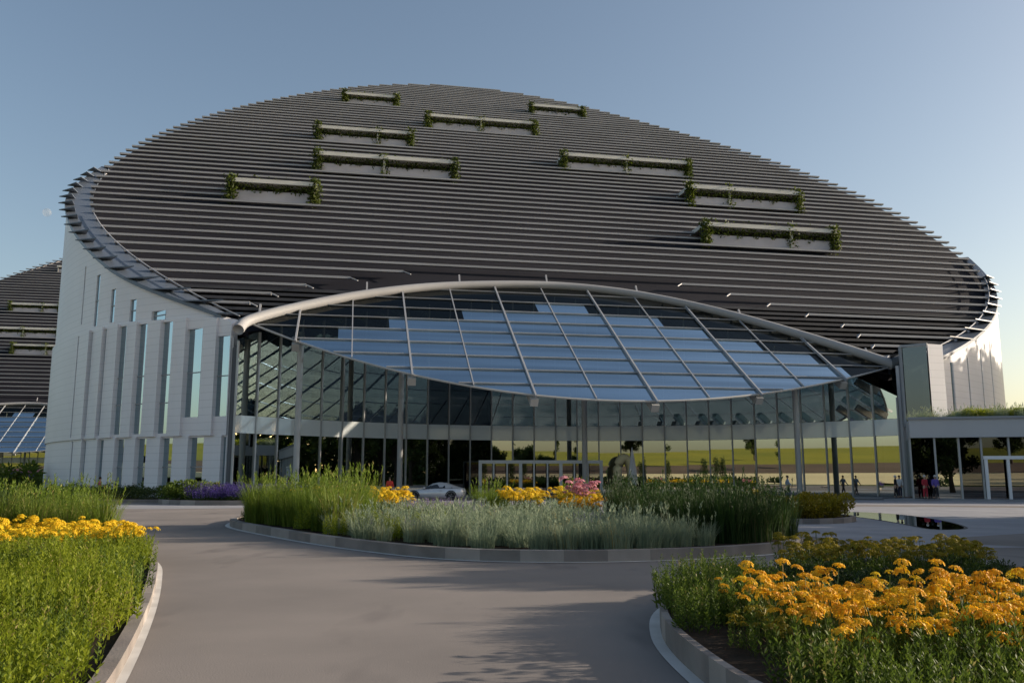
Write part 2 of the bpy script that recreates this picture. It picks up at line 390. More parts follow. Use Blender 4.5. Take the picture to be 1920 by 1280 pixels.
def add_wall(rows, a0, a1):
    for z0, z1, off, slots in rows:
        cuts = sorted({a0, a1, *[s[0] for s in slots], *[s[1] for s in slots]})
        fine = []
        for p, q in zip(cuts, cuts[1:]):
            n = max(1, int((q-p)/.8)); fine += [p+(q-p)*i/n for i in range(n)]
        fine.append(cuts[-1])
        for p, q in zip(fine, fine[1:]):
            m_ = (p+q)/2; lo_ = max([s[1] for s in slots if s[1] <= m_]+[a0]); hi_ = min([s[0] for s in slots if s[0] >= m_]+[a1])
            saw = lambda x: (.24*max(0, min(1, (x-lo_)/max(.3, hi_-lo_)))**1.5 if (z1 is not None and slots and lo_ > a0 and hi_ < a1+.1) else 0)
            sl_ = next((s for s in slots if s[0] <= m_ <= s[1]), None)
            def col(za, zb):
                sp, sq = (saw(p), saw(q)) if sl_ is None else (0, 0); a, b, c, d = rim(R(p), wo(p, off)+sp), rim(R(q), wo(q, off)+sq), rim(R(q), wo(q, off)-.55), rim(R(p), wo(p, off)-.55)
                top = [zb]*4 if zb is not None else [zsur(*a.xy), zsur(*b.xy), zsur(*b.xy), zsur(*a.xy)]
                if zb is not None: top = [min(zb, zsur(*k_.xy)) for k_ in (a, b, c, d)]
                if min(top) <= za+.01: return
                wall.hexa([V((k_.x, k_.y, za)) for k_ in (a, b, c, d)]+[V((k_.x, k_.y, t_)) for k_, t_ in zip((a, b, c, d), top)])
            if sl_ is None: col(z0, z1)
            else:
                if sl_[2] > z0+.02: col(z0, sl_[2])
                col(sl_[3], z1)
        for s in slots: windows.append((s, wo((s[0]+s[1])/2, off)))
add_wall(rows, 180., 248.6)
add_wall(rowsR, 310.5, 540.)
wall.build('wall', M['cladding'], bld)
for (s0, s1, z0, z1), off in windows:
    mw = MB(); n = max(1, int((s1-s0)/.6))
    for i in range(n):
        a, b = R(s0+(s1-s0)*i/n), R(s0+(s1-s0)*(i+1)/n)
        p, q, p2, q2 = rim(a, off-.12), rim(b, off-.12), rim(a, off-.15), rim(b, off-.15)
        mw.hexa([(p.x, p.y, z0), (q.x, q.y, z0), (q2.x, q2.y, z0), (p2.x, p2.y, z0), (p.x, p.y, z1), (q.x, q.y, z1), (q2.x, q2.y, z1), (p2.x, p2.y, z1)])
    wo = mw.build('window', M['win'], bld)
    if s1-s0 > .6:
        mf = MB(); zz = [z0+(z1-z0)*f for f in ((.27, .52) if z1-z0 > 8 else (.5,))]
        for z in zz:
            p, q = rim(R(s0), off-.1), rim(R(s1), off-.1); mf = MB(); mf.bar((p.x, p.y, z), (q.x, q.y, z), .1, .08); mf.build('window_frame', M['steel'], wo)
# dark inside of the windows
mb = MB()
for a0, a1 in ((200, 248.), (311, 332)):
    n = 40
    for i in range(n):
        a, b = R(a0+(a1-a0)*i/n), R(a0+(a1-a0)*(i+1)/n)
        p, q = rim(a, -2), rim(b, -2)
        zt0, zt1 = zsur(*p.xy)-1.6, zsur(*q.xy)-1.6
        mb.quad((p.x, p.y, 0), (q.x, q.y, 0), (q.x, q.y, zt1), (p.x, p.y, zt0))
mb.build('inner_wall', M['interior'], bld)
# corner pieces where the wall meets the glass front
mb = MB(); c = rim(R(248.6), outer(R(248.6))+.1); e = fpt(FA0)
mb.hexa([(c.x, c.y, 0), (c.x+.15, c.y+.05, 0), (e.x+.1, e.y, 0), (e.x-.3, e.y+.3, 0), (c.x, c.y, 12.3), (c.x+.15, c.y+.05, 12.3), (e.x+.1, e.y, 12.3), (e.x-.3, e.y+.3, 12.3)])
cl_ = mb.build('corner_pier', M['dark_slats'], bld)
mb = MB(); mb.bar((c.x+.08, c.y-.06, 0), (c.x+.08, c.y-.06, 13.2), .16, .16); mb.build('pier_frame', M['white'], cl_)
cp = MB(); cp.hexa([(33.05, 71.9, 5.95), (34.65, 70.6, 5.95), (37., 75.6, 5.95), (34., 76, 5.95), (33.05, 71.9, 12.6), (34.65, 70.6, 12.6), (37., 75.6, 12.6), (34., 76, 12.6)])
cpo = cp.build('corner_pier', M['dark_glass'], bld)
cp = MB(); cp.hexa([(34.72, 70.5, 5.95), (36.2, 70.95, 5.95), (37.6, 75.5, 5.95), (37.1, 75.6, 5.95), (34.72, 70.5, 12.75), (36.2, 70.95, 12.75), (37.6, 75.5, 12.75), (37.1, 75.6, 12.75)])
cp.build('pier_panel', M['cladding'], cpo)
cp = MB(); cp.hexa([(q_[0], q_[1], z_) for z_ in (.13, 11.2) for q_ in ((33.12, 72.55), (33.75, 72.75), (33.75, 73.1), (33.05, 73.))]); cp.build('corner_post', M['white'], bld)
cp = MB(); cp.bar((33.0, 71.8, 5.9), (33.0, 71.8, 12.7), .2, .2); cp.bar((33.0, 71.8, 12.72), (34.7, 70.5, 12.72), .2, .2)
cp.build('pier_frame', M['steel'], cpo)

# glass front
cw = empty('curtain_wall'); cw.parent = bld
bt = [FA0+(FA1-FA0)*i/NB for i in range(NB+1)]
Z1, Z2 = 5.25, 6.7
for i in range(NB):
    a, b = fpt(bt[i]), fpt(bt[i+1]); za, zb = zpl(a.x, a.y)-1.1, zpl(b.x, b.y)-1.1
    mid = (a+b)/2; nrm = (FC-mid).normalized(); jit = random.uniform(-.011, .011)
    a2, b2 = a+nrm*jit, b-nrm*jit
    g = MB()
    for lo0, lo1, h0, h1 in ((.08, .08, Z1, Z1), (Z2, Z2, za, zb)):
        g.hexa([(a2.x, a2.y, lo0), (b2.x, b2.y, lo1), (b2.x-nrm.x*.03, b2.y-nrm.y*.03, lo1), (a2.x-nrm.x*.03, a2.y-nrm.y*.03, lo0), (a2.x, a2.y, h0), (b2.x, b2.y, h1), (b2.x-nrm.x*.03, b2.y-nrm.y*.03, h1), (a2.x-nrm.x*.03, a2.y-nrm.y*.03, h0)])
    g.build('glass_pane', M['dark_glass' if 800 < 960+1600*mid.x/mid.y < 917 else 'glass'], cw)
    g = MB(); a3, b3 = a+nrm*.02, b+nrm*.02
    g.hexa([(a3.x, a3.y, Z1+.02), (b3.x, b3.y, Z1+.02), (b3.x-nrm.x*.06, b3.y-nrm.y*.06, Z1+.02), (a3.x-nrm.x*.06, a3.y-nrm.y*.06, Z1+.02), (a3.x, a3.y, Z2-.02), (b3.x, b3.y, Z2-.02), (b3.x-nrm.x*.06, b3.y-nrm.y*.06, Z2-.02), (a3.x-nrm.x*.06, a3.y-nrm.y*.06, Z2-.02)])
    g.build('spandrel_panel', M['spandrel'], cw)
for i in range(NB+1):
    a = fpt(bt[i]); n_ = (FC-V((a.x, a.y, 0))).normalized(); p = a+n_*.06; g = MB()
    g.obox((p.x, p.y, (zpl(p.x, p.y)-1.2)/2), n_.cross(V((0, 0, 1))), n_, (0, 0, 1), .055, .09, (zpl(p.x, p.y)-1.2)/2)
    g.build('mullion', M['mullion'], cw)
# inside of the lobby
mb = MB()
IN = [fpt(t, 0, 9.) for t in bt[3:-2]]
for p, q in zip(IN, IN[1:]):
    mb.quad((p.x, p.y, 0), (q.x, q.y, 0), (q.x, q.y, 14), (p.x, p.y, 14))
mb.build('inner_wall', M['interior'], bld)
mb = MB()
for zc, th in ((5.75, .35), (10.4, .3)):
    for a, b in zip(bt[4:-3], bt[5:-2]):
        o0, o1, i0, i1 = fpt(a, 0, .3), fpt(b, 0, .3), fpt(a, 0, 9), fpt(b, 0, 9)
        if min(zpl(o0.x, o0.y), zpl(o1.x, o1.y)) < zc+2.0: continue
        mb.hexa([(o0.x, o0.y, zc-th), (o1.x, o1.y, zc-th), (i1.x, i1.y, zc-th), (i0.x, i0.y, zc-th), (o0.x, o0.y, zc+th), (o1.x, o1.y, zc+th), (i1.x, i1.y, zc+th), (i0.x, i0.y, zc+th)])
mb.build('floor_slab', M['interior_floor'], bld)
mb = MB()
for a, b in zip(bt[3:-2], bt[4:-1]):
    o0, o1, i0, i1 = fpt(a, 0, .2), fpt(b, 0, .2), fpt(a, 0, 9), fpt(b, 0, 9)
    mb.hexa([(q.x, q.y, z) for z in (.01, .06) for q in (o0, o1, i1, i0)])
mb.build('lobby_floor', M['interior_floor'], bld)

# canopy: glass lens between the arch and the low rim, in the plane of the roof
arc3 = [pt(u, v, .25) for u, v in catmull(ARCH, 6)]
mb = MB(); n_ = len(arc3); mb.tube(arc3, [.46-.05*math.sin(math.pi*i/(n_-1)) for i in range(n_)], 12)
ab = mb.build('arch_beam', M['arch'], bld, smooth=True)
can = empty('canopy'); can.parent = bld
def low(u):
    s = span_v(u); return s[0]
CE = 58.
def can_span(v):
    us = [-.5+CE*i/400 for i in range(401)]
    g = [u for u in us if arch(u) is not None and low(u) <= v <= arch(u)]
    return (min(g), max(g)) if len(g) > 2 else None
LOW = {}
_l = low
def low(u):
    k_ = round(u, 2)
    if k_ not in LOW: LOW[k_] = _l(u)+.9*math.sin(math.pi*max(0, min(1, u/58)))
    return LOW[k_]
pv = [V0+DV*k_ for k_ in range(-3, 14)]
pv = [V0+DV*k_ for k_ in range(-2, 16)]
UG = DV
clear, blue = MB(), MB()
NU = 96
edge = {0: -99}
steps = [(-9.9, 8.5, 55), (-7.5, 6, 55), (-5.2, 5, 53.5), (-3.3, 4.9, 51.5), (-1.1, 4.9, 50.), (.9, 4.9, 48.), (2.9, 8.1, 45.4), (4.9, 12., 41.3), (7., 19.1, 37.7), (9.2, 26., 31)]
def bluecell(u, v):
    for vt, a_, b_ in steps:
        if v < vt: return a_ < u < b_
    return False
rowsv = sorted({-12., *[V0+DV*k_ for k_ in range(0, 15)]})
for va, vb in zip(rowsv, rowsv[1:]):
    for i in range(NU):
        ua, ub = -.4+CE*i/NU, -.4+CE*(i+1)/NU
        aa, ab_ = arch(ua), arch(ub)
        if aa is None or ab_ is None: continue
        lo_a, lo_b = max(low(ua), va), max(low(ub), va); hi_a, hi_b = min(aa, vb), min(ab_, vb)
        if hi_a <= lo_a and hi_b <= lo_b: continue
        hi_a = max(hi_a, lo_a); hi_b = max(hi_b, lo_b)
        tgt = blue if bluecell((ua+ub)/2, (va+vb)/2) else clear
        tgt.quad(pt(ua, lo_a), pt(ub, lo_b), pt(ub, hi_b), pt(ua, hi_a))
clear.build('clear_glass', M['canopy_clear'], can); blue.build('blue_glass', M['canopy_blue'], can)
for v in rowsv[1:]:
    s_ = can_span(v)
    if not s_: continue
    g = MB(); g.bar(pt(s_[0], v, .07), pt(s_[1], v, .07), .06, .1, NR); g.build('purlin', M['steel'], can)
for j, u in enumerate((4.75, 13.75, 22.8, 32.2, 41.5, 50.6)):
    g = MB(); l_ = low(u); g.bar(pt(u, l_-.5, .12), pt(u, arch(u)-.2, .12), .14, .22, NR); bo = g.build('beam', M['steel'], can)
    g = MB(); p = pt(u, l_+.6, -.55); g.obox(p, L, S, NR, .3, .9, .3); g.build('beam_end', M['mullion'], bo)
for u in (9.2, 18.3, 27.5, 36.8, 46):
    g = MB(); g.bar(pt(u, low(u), .06), pt(u, arch(u)-.1, .06), .09, .14, NR); g.build('rafter', M['steel'], can)
g = MB(); g.tube([pt(.3+CE*.975*i/60, low(.3+CE*.975*i/60), -.05) for i in range(61)], .09, 6); g.build('edge_trim', M['mullion'], can)
for x, y in ((-17.4, 69.5), (-9.7, 74.5), (6.6, 78.), (24.6, 74.)):
    g = MB(); g.tube([(x, y, 0), (x, y, zpl(x, y)-.3)], .25, 14); g.build('column', M['mullion'], bld, smooth=False)

# entrance vestibule
vs = empty('entrance_vestibule'); vs.parent = bld
x0, x1, y0, y1, zt = -2.95, 8.3, 80.2, 83.6, 3.3
fr = MB()
nx = 9
for i in range(nx+1):
    x = x0+(x1-x0)*i/nx; fr.box(x-.07-(.08 if i % 3 == 0 else 0), x+.07+(.08 if i % 3 == 0 else 0), y0, y0+.14, .02, zt-.3)
fr.box(x0-.15, x1+.15, y0-.02, y0+.2, zt-.3, zt); fr.box(x0-.12, x1+.12, y0-.005, y0+.18, .01, .12)
fr.box(x0-.15, x1+.15, y0+.21, y1, zt-.12, zt)
fr.build('door_frame', M['door_white'], vs)
for i in range(nx):
    g = MB(); a = x0+(x1-x0)*i/nx; g.box(a+.16, a+(x1-x0)/nx-.16, y0+.05, y0+.08, .13, zt-.31); g.build('door', M['door_glass'], vs)
g = MB(); g.box(x0, x0+.04, y0+.15, y1, .13, zt-.13); g.build('side_glass', M['door_glass'], vs)

# planted roof terraces (box dormers): centre u, v of foot, width, height, inner posts
TER = [('T', 6.6, 110.1, 10.6, 2.3, ()), ('T', 2.9, 74.2, 15.4, 2.7, (.64,)), ('T', 21.4, 91.2, 20.7, 2.8, (.49,)), ('T', 44.8, 114., 11.7, 2.4, ()),
       ('T', 3.5, 55.2, 20.2, 2.9, (.48,)), ('T', 41.2, 66.6, 22., 2.8, (.5,)), ('T', -5.6, 39.2, 10.2, 2.7, ()), ('T', 56.4, 49.8, 18., 3.1, (.36,)), ('T', 51.8, 31.6, 18.6, 2.9, (.66,))]
def terrace(u0, v0, wd, h, posts, parent):
    t = empty('roof_terrace'); t.parent = parent
    o = pt(u0, v0, -.2); dep = 1.6
    def Pp(a, b, c): return o+L*a+B*b+V((0, 0, c))
    def bx(m_, a0, a1, b0, b1, c0, c1): m_.hexa([Pp(a0, b0, c0), Pp(a1, b0, c0), Pp(a1, b1, c0), Pp(a0, b1, c0), Pp(a0, b0, c1), Pp(a1, b0, c1), Pp(a1, b1, c1), Pp(a0, b1, c1)])
    g = MB(); bx(g, -.2, wd+.2, -.25, h/math.tan(SL)+.4, h-.5, h); g.build('roof_slab', M['slab'], t)
    g = MB(); bx(g, .1, wd-.1, .35, .5, 0, h*.48); g.build('parapet', M['parapet'], t)
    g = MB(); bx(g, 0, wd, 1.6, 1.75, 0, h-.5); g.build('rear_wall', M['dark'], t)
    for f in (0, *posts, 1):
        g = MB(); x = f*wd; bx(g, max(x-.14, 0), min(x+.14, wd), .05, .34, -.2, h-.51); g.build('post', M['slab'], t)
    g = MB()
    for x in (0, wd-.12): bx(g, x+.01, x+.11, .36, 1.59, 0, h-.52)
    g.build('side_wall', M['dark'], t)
    return t
TER = [(a_, b_+.02*d_, c_, d_*.95, e_*.95, f_) for a_, b_, c_, d_, e_, f_ in TER]
for _, u0, v0, wd, h, ps in TER: terrace(u0, v0, wd, h, ps, bld)

# ------------------------------------------------------------------ foliage meshes
M['vine'] = leafmat('vine_leaf', (.020, .035, .008), (.10, .13, .015), .35)
M['leaf_bright'] = leafmat('leaf_bright', (.09, .14, .008), (.27, .31, .02), .5, dry=(.34, .27, .10))
M['leaf_mid'] = leafmat('leaf_mid', (.045, .08, .012), (.12, .17, .02), .4, dry=(.34, .27, .10))
M['leaf_dark'] = leafmat('leaf_dark', (.018, .035, .008), (.05, .08, .018), .3)
M['grass_bright'] = leafmat('grass_bright', (.07, .13, .012), (.18, .24, .03), .45, dry=(.34, .27, .10))
M['grass_dark'] = leafmat('grass_dark', (.014, .038, .008), (.038, .075, .014), .3, dry=(.12, .11, .05))
M['grass_grey'] = leafmat('grass_grey', (.11, .17, .11), (.32, .37, .24), .35, dry=(.34, .27, .10))
M['petal_orange'] = leafmat('petal_orange', (.62, .27, .006), (.93, .60, .03), .3, wob=.55)
M['petal_yellow'] = leafmat('petal_yellow', (.66, .40, .01), (.88, .66, .03), .3, wob=.5)
M['petal_olive'] = leafmat('petal_olive', (.16, .13, .008), (.33, .26, .012), .3)
M['petal_purple'] = leafmat('petal_purple', (.13, .07, .30), (.26, .15, .48), .3)
M['petal_indigo'] = leafmat('petal_indigo', (.035, .022, .15), (.08, .045, .26), .3)
M['petal_pink'] = leafmat('petal_pink', (.60, .22, .28), (.78, .42, .46), .3)
M['tree_leaf'] = leafmat('tree_leaf', (.022, .04, .010), (.07, .10, .018), .3)
M['bark'] = mat('bark', (.06, .045, .033), .9, (.04, .03, .022), 4, bump=.6)
rnd = random.Random(3)
def leafq(mb, p, d, ln, wd, rn=None):
    """one pointed leaf starting at p along d"""
    d = d.normalized(); s = d.cross(V((rnd.uniform(-1, 1), rnd.uniform(-1, 1), rnd.uniform(-1, 1))))
    if s.length < 1e-3: s = d.orthogonal()
    s.normalize(); mid = p+d*ln*.5
    mb.quad(p, mid+s*wd*.5, p+d*ln, mid-s*wd*.5)
def rdir(zb=0): 
    while True:
        v = V((rnd.uniform(-1, 1), rnd.uniform(-1, 1), rnd.uniform(-1, 1)))
        if .05 < v.length < 1: v.normalize(); v.z += zb; return v.normalized()
def mesh_of(mb, name, mats, smooth=False):
    o = mb.build(name, mats); me = o.data; bpy.data.objects.remove(o); return me
def grass_mesh(nb, h, rad, spread, wd, fine=0):
    mb = MB()
    for _ in range(nb):
        a = rnd.uniform(0, 2*math.pi); r = rad*math.sqrt(rnd.random()); p = V((r*math.cos(a), r*math.sin(a), 0))
        a2 = a+rnd.uniform(-.9, .9); hh = h*rnd.uniform(.55, 1.08); out = spread*hh*rnd.uniform(.15, 1.)*(r/rad*.7+.3); dirn = V((math.cos(a2), math.sin(a2), 0)); side = V((-math.sin(a2+rnd.uniform(-.8, .8)), math.cos(a2), 0)).normalized()
        pts = []
        for i in range(5):
            t = i/4; pts.append(p+dirn*(out*t**2.2)+V((0, 0, hh*(t-.16*(out/hh)*t**3))))
        for i in range(4):
            w0 = wd*(1-i/4)**.7; w1 = wd*max(0, (1-(i+1)/4))**.7
            n = len(mb.v)
            if i == 0: mb.v += [tuple(pts[0]-side*w0/2), tuple(pts[0]+side*w0/2)]; n = len(mb.v); base = n-2
            if i < 3:
                mb.v += [tuple(pts[i+1]-side*w1/2), tuple(pts[i+1]+side*w1/2)]; mb.f.append((base, base+1, base+3, base+2)); base += 2
            else:
                mb.v.append(tuple(pts[4])); mb.f.append((base, base+1, base+2))
            mb.m.append(0)
        if rnd.random() < .07:                  # seed head on a taller stem
            tp_ = p+dirn*out*.6+V((0, 0, hh*1.18)); w_ = wd*.25
            mb.quad(p-side*w_, p+side*w_, tp_+side*w_*.5, tp_-side*w_*.5)
            for i in range(9): leafq(mb, tp_-V((0, 0, hh*.02*i))-dirn*out*.012*i, V((rnd.uniform(-1, 1), rnd.uniform(-1, 1), 1.6)), .05+.04*hh, wd*1.2)
    return mb
def spire_mesh(ns, h, rad, ll, lw, per=20, tip=None, tipfrac=0):
    """upright stems dressed in small leaves; optional flower spike (material 1)"""
    mb = MB()
    for _ in range(ns):
        a = rnd.uniform(0, 2*math.pi); r = rad*math.sqrt(rnd.random()); hh = h*rnd.uniform(.62, 1.05)
        b = V((r*math.cos(a), r*math.sin(a), 0)); lean = V((math.cos(a), math.sin(a), 0))*rnd.uniform(0, .22)*hh*(r/rad)
        for i in range(per):
            t = .12+.88*(i+rnd.random())/per; p = b+lean*t*t+V((0, 0, hh*t)); q = i*2.4+rnd.uniform(-.5, .5)
            up = .45+.9*t
            mb.mi = 1 if t > 1-tipfrac else 0
            sc = (1.05-.5*t) if mb.mi == 0 else .55
            leafq(mb, p, V((math.cos(q), math.sin(q), up)), ll*sc*rnd.uniform(.7, 1.2), lw*sc)
        mb.mi = 0
        s = .004+.002*h
        mb.quad(b+V((-s, 0, 0)), b+V((s, 0, 0)), b+lean+V((s*.4, 0, hh)), b+lean+V((-s*.4, 0, hh)))
    return mb
def bush_mesh(n, rx, rz, ll, lw, lumps=6):
    mb = MB(); cs = [(V((rnd.uniform(-.6, .6)*rx, rnd.uniform(-.6, .6)*rx, rz*rnd.uniform(.3, .75))), rnd.uniform(.35, .6)) for _ in range(lumps)]
    for _ in range(n):
        c_, s_ = rnd.choice(cs); d = rdir(.25); p = c_+V((d.x*rx*s_, d.y*rx*s_, d.z*rz*s_*.8))*rnd.uniform(.6, 1.05)
        if p.z < .02: continue
        leafq(mb, p, (d+rdir()*.7), ll*rnd.uniform(.7, 1.3), lw)
    return mb
def umbel(mb, c, r, n=46, mi=0):
    """domed flower head of small florets"""
    mb.mi = mi
    for _ in range(n):
        a = rnd.uniform(0, 2*math.pi); q = math.sqrt(rnd.random()); d = V((q*math.cos(a), q*math.sin(a), .62*math.sqrt(max(0, 1-q*q))))
        p = c+d*r*rnd.uniform(.85, 1.05); nrm = V((d.x, d.y, d.z*1.3+.15)).normalized(); s = nrm.orthogonal().normalized(); s = Matrix.Rotation(rnd.uniform(0, 6), 3, nrm) @ s; t = nrm.cross(s); k_ = r*.21*rnd.uniform(.7, 1.25)
        lift = nrm*k_*.5
        for j in range(4):
            e = Matrix.Rotation(j*math.pi/2, 3, nrm) @ s; f_ = nrm.cross(e)
            mb.quad(p, p+e*k_*.6+f_*k_*.38+lift*.6, p+e*k_*1.1+lift, p+e*k_*.6-f_*k_*.38+lift*.6)
def tree_mesh(h, cr, n, trunk_h):
    tr, lf = MB(), MB()
    tr.tube([(0, 0, 0), (.1, .05, trunk_h*.6), (0, .1, trunk_h+h*.2), (.1, 0, h*.8)], [.035*h, .026*h, .017*h, .004*h], 8)
    cl = []
    for _ in range(46):
        d = rdir(.1); rr = rnd.uniform(.35, 1.)
        c_ = V((d.x*cr*rr, d.y*cr*rr, trunk_h+(h-trunk_h)*.5+d.z*(h-trunk_h)*.5*rr)); cl.append((c_, rnd.uniform(.16, .32)*cr))
        if rnd.random() < .4: tr.tube([(0, .05, trunk_h*rnd.uniform(.8, 1.3)), tuple(c_*.6+V((0, 0, trunk_h*.5))), tuple(c_)], [.011*h, .007*h, .003*h], 5)
    for _ in range(n):
        c_, s_ = rnd.choice(cl); d = rdir(); p = c_+d*s_*rnd.uniform(.3, 1.1); leafq(lf, p, rdir(.1), cr*rnd.uniform(.08, .15), cr*.07)
    return tr, lf

# ------------------------------------------------------------------ terrace vines (things of their own)
def vine(u0, v0, wd, h, posts):
    mb = MB(); o = pt(u0, v0, -.2)
    def Pp(a, b, c): return o+L*a+B*b+V((0, 0, c))
    for f in (0, *posts, 1):
        if f not in (0, 1): n = 130
        else: n = 520
        for _ in range(n):
            a = f*wd+rnd.gauss(0, .33); c_ = rnd.uniform(-.3, h+.5); leafq(mb, Pp(a, rnd.uniform(-.45, .5), c_), rdir(-.3), rnd.uniform(.25, .5), .26)
    x = 0
    while x < wd:                                   # hanging curtain under the slab
        ln = (.35+.5*abs(math.sin(x*1.3+u0))+rnd.uniform(0, .35))*h*.42
        for _ in range(9):
            leafq(mb, Pp(x+rnd.gauss(0, .15), rnd.uniform(-.1, .3), h-.5-rnd.random()*ln), rdir(-.6), rnd.uniform(.22, .42), .22)
        x += .3
    for _ in range(int(wd*2.5)):                      # tufts on top
        a = wd*(.5+.5*math.sin(rnd.uniform(0, 6)))
        leafq(mb, Pp(a, rnd.uniform(-.2, .8), h+rnd.uniform(-.1, .45)), rdir(.3), rnd.uniform(.25, .45), .24)
    return mb.build('terrace_vine', M['vine'])
VL = ['dark vine on the topmost roof terrace, at the upper left of the roof', 'vine hanging on the second terrace down at the left of the roof', 'vine on the wide terrace at the top centre of the roof', 'vine on the small terrace near the top right edge of the roof',
      'vine curtain on the long terrace left of the roof centre', 'vine curtain on the long terrace right of the roof centre', 'vine around the short terrace lowest on the left side of the roof', 'vine on the upper of the two terraces near the right roof edge', 'bushy vine on the lowest terrace at the right of the roof']
VINES = []
for (_, u0, v0, wd, h, ps), lb in zip(TER, VL):
    VINES.append(tag(vine(u0, v0, wd, h, ps), lb, 'vine', 'vines on the roof terraces'))

# the second drum, farther off on the left
b2 = copy_tree(bld); b2.location = (-130, 140, 0)
tag(b2, 'second round louvred building, smaller in the distance behind the white wall at left', 'building')
for _u in (4, 8):
    vv = VINES[_u-4 if _u == 4 else 4]
for src, lb in ((VINES[4], 'vine on the upper terrace of the distant left building'), (VINES[1], 'vine on the topmost visible terrace of the distant left building')):
    c_ = src.copy(); COL.objects.link(c_); c_.location = (-130, 140, 0); tag(c_, lb)
t2 = terrace(14., 43.5, 20., 2.9, (.45,), b2)
c_ = tag(vine(14., 43.5, 20., 2.9, (.45,)), 'vine on the lower terrace of the distant left building', 'vine', 'vines on the roof terraces'); c_.location = (-130, 140, 0)

# ------------------------------------------------------------------ ground
g = MB(); g.quad((-6000, -6000, -.012), (6000, -6000, -.012), (6000, 6000, -.012), (-6000, 6000, -.012)); tag(g.build('ground', M['grass_ground']), kind='structure')
g = MB(); g.sheet([(-46, -40), (70, -40), (70, 92), (-26, 92), (-40, 66), (-60, 60), (-60, 8)], -.004); tag(g.build('road', M['asphalt']), kind='structure')
plaza = catmull([(9.2, 26), (8.2, 31), (9.2, 38), (2, 47), (-3, 60), (-6, 64.5), (4, 74), (10, 77), (20, 75), (31, 66), (60, 60), (75, 55), (75, 26), (40, 27.5), (24, 25.5), (15, 23), (11, 22.6)], 6, True)
g = MB(); g.sheet(plaza, .002); tag(g.build('plaza', M['concrete']), kind='structure')
# step in front of the building
st_out = [fpt(FA0+.2+(FA1-FA0-.2)*i/24, 0, -9+5*(i/24)) for i in range(25)]
g = MB()
st_in = [fpt(FA0+.2+(FA1-FA0-.2)*i/24, 0, -.1) for i in range(25)]
g.prism([(p.x, p.y) for p in st_out]+[(p.x, p.y) for p in reversed(st_in)], 0, .12); tag(g.build('pavement', M['concrete']), kind='structure')
g = MB(); g.prism([(28.5, 66.5), (60, 58.5), (62, 61.5), (30.7, 69.)], 0, .13); tag(g.build('pavement', M['concrete']), kind='structure')

def offset(poly, d):
    out = []; n = len(poly)
    ar = sum(poly[i][0]*poly[(i+1) % n][1]-poly[(i+1) % n][0]*poly[i][1] for i in range(n)); sg = 1 if ar > 0 else -1
    for i in range(n):
        a, b, c_ = V(poly[i-1]), V(poly[i]), V(poly[(i+1) % n]); t = (c_-a).normalized(); out.append(tuple(b+V((t.y, -t.x))*d*sg))
    return out
def bed(poly, kh=.24, kw=.22, line=.16, soil=None, n=8):
    P = catmull(poly, n, True); inn = offset(P, -kw); out = offset(P, line); N_ = len(P)
    g = MB()
    for i in range(N_):
        j = (i+1) % N_
        a, b, c_, d = P[i], P[j], inn[j], inn[i]; g.mi = (i//2*7+i//6) % 3
        g.quad((*a, 0), (*b, 0), (*b, kh), (*a, kh)); g.quad((*a, kh), (*b, kh), (*c_, kh), (*d, kh)); g.quad((*d, kh), (*c_, kh), (*c_, 0), (*d, 0))
    tag(g.build('kerb', [M['kerb'], M['kerb_b'], M['kerb_c']]), kind='structure')
    if line:
        g = MB()
        for i in range(N_):
            j = (i+1) % N_; g.quad((*P[i], .006), (*out[i], .006), (*out[j], .006), (*P[j], .006))
        tag(g.build('kerb_strip', M['white_line']), kind='structure')
    g = MB(); g.sheet(inn, soil if soil is not None else kh-.05); tag(g.build('soil', M['soil']), kind='structure')
    return inn
LB = bed([(-2.2, 3.2), (-2.85, 5.6), (-3.5, 7.9), (-4.85, 11.8), (-6.3, 15.6), (-7.4, 18.2), (-8.9, 20.9), (-10.8, 24), (-13, 27), (-17.5, 30.5), (-26, 34), (-34, 24), (-30, 4), (-16, -4), (-4, -2)], .14, .14, .09)
IS = bed([(-10.5, 32.4), (-7.4, 26.8), (-3.7, 21.6), (-.7, 19.0), (3, 19.), (6.7, 21.2), (8.2, 25), (7.6, 31), (4, 38), (-2, 43), (-7.5, 42), (-10.8, 37.5)], .24, .25, .16)
I2 = bed([(9.2, 34.2), (11.8, 33.4), (13.9, 35.2), (14.2, 38.), (12.5, 41), (9.8, 40.5), (8.9, 37.)], .2, .2, 0)
RB = bed([(2.6, 4.4), (1.9, 6.4), (1.68, 8.2), (1.72, 10.2), (2.2, 12.3), (3.5, 14.4), (5.2, 16.), (7.2, 16.6), (8.7, 15.6), (9.3, 13.6), (9.6, 10), (9, 3), (5, 2.4)], .26, .08, .13, .23)
# far beds along the foot of the white wall
W1 = bed([(-19., 55.), (-13.5, 56.), (-14, 60), (-19.5, 62.5), (-24, 61), (-23, 57)], .3, .3, 0)
W2 = bed([(-25, 61.), (-21, 60.5), (-20.8, 64.5), (-26, 67), (-34, 71), (-40, 70), (-38, 64)], .2, .3, 0)
W3 = bed([(-62, 92), (-48, 84), (-46, 92), (-62, 106), (-92, 140), (-110, 140)], .2, .3, 0)
g = MB(); g.sheet([(-40, 46), (-17.5, 49.5), (-12.5, 51.5), (-12, 54.5), (-24, 56.6), (-40, 57.5)], .003); tag(g.build('pavement', M['concrete']), kind='structure')
for q in ([(8, 58.6), (24, 56), (45, 50), (60, 44), (60, 39), (45, 45), (26, 52), (8, 55)], [(12.3, 23.6), (13.5, 26.2), (17.5, 28.6), (32, 30), (32, 23), (14.6, 21.6)]):  # dark bands in the asphalt material, laid over the plaza
    g = MB(); g.sheet(q, .0055); tag(g.build('road', M['asphalt']), kind='structure')
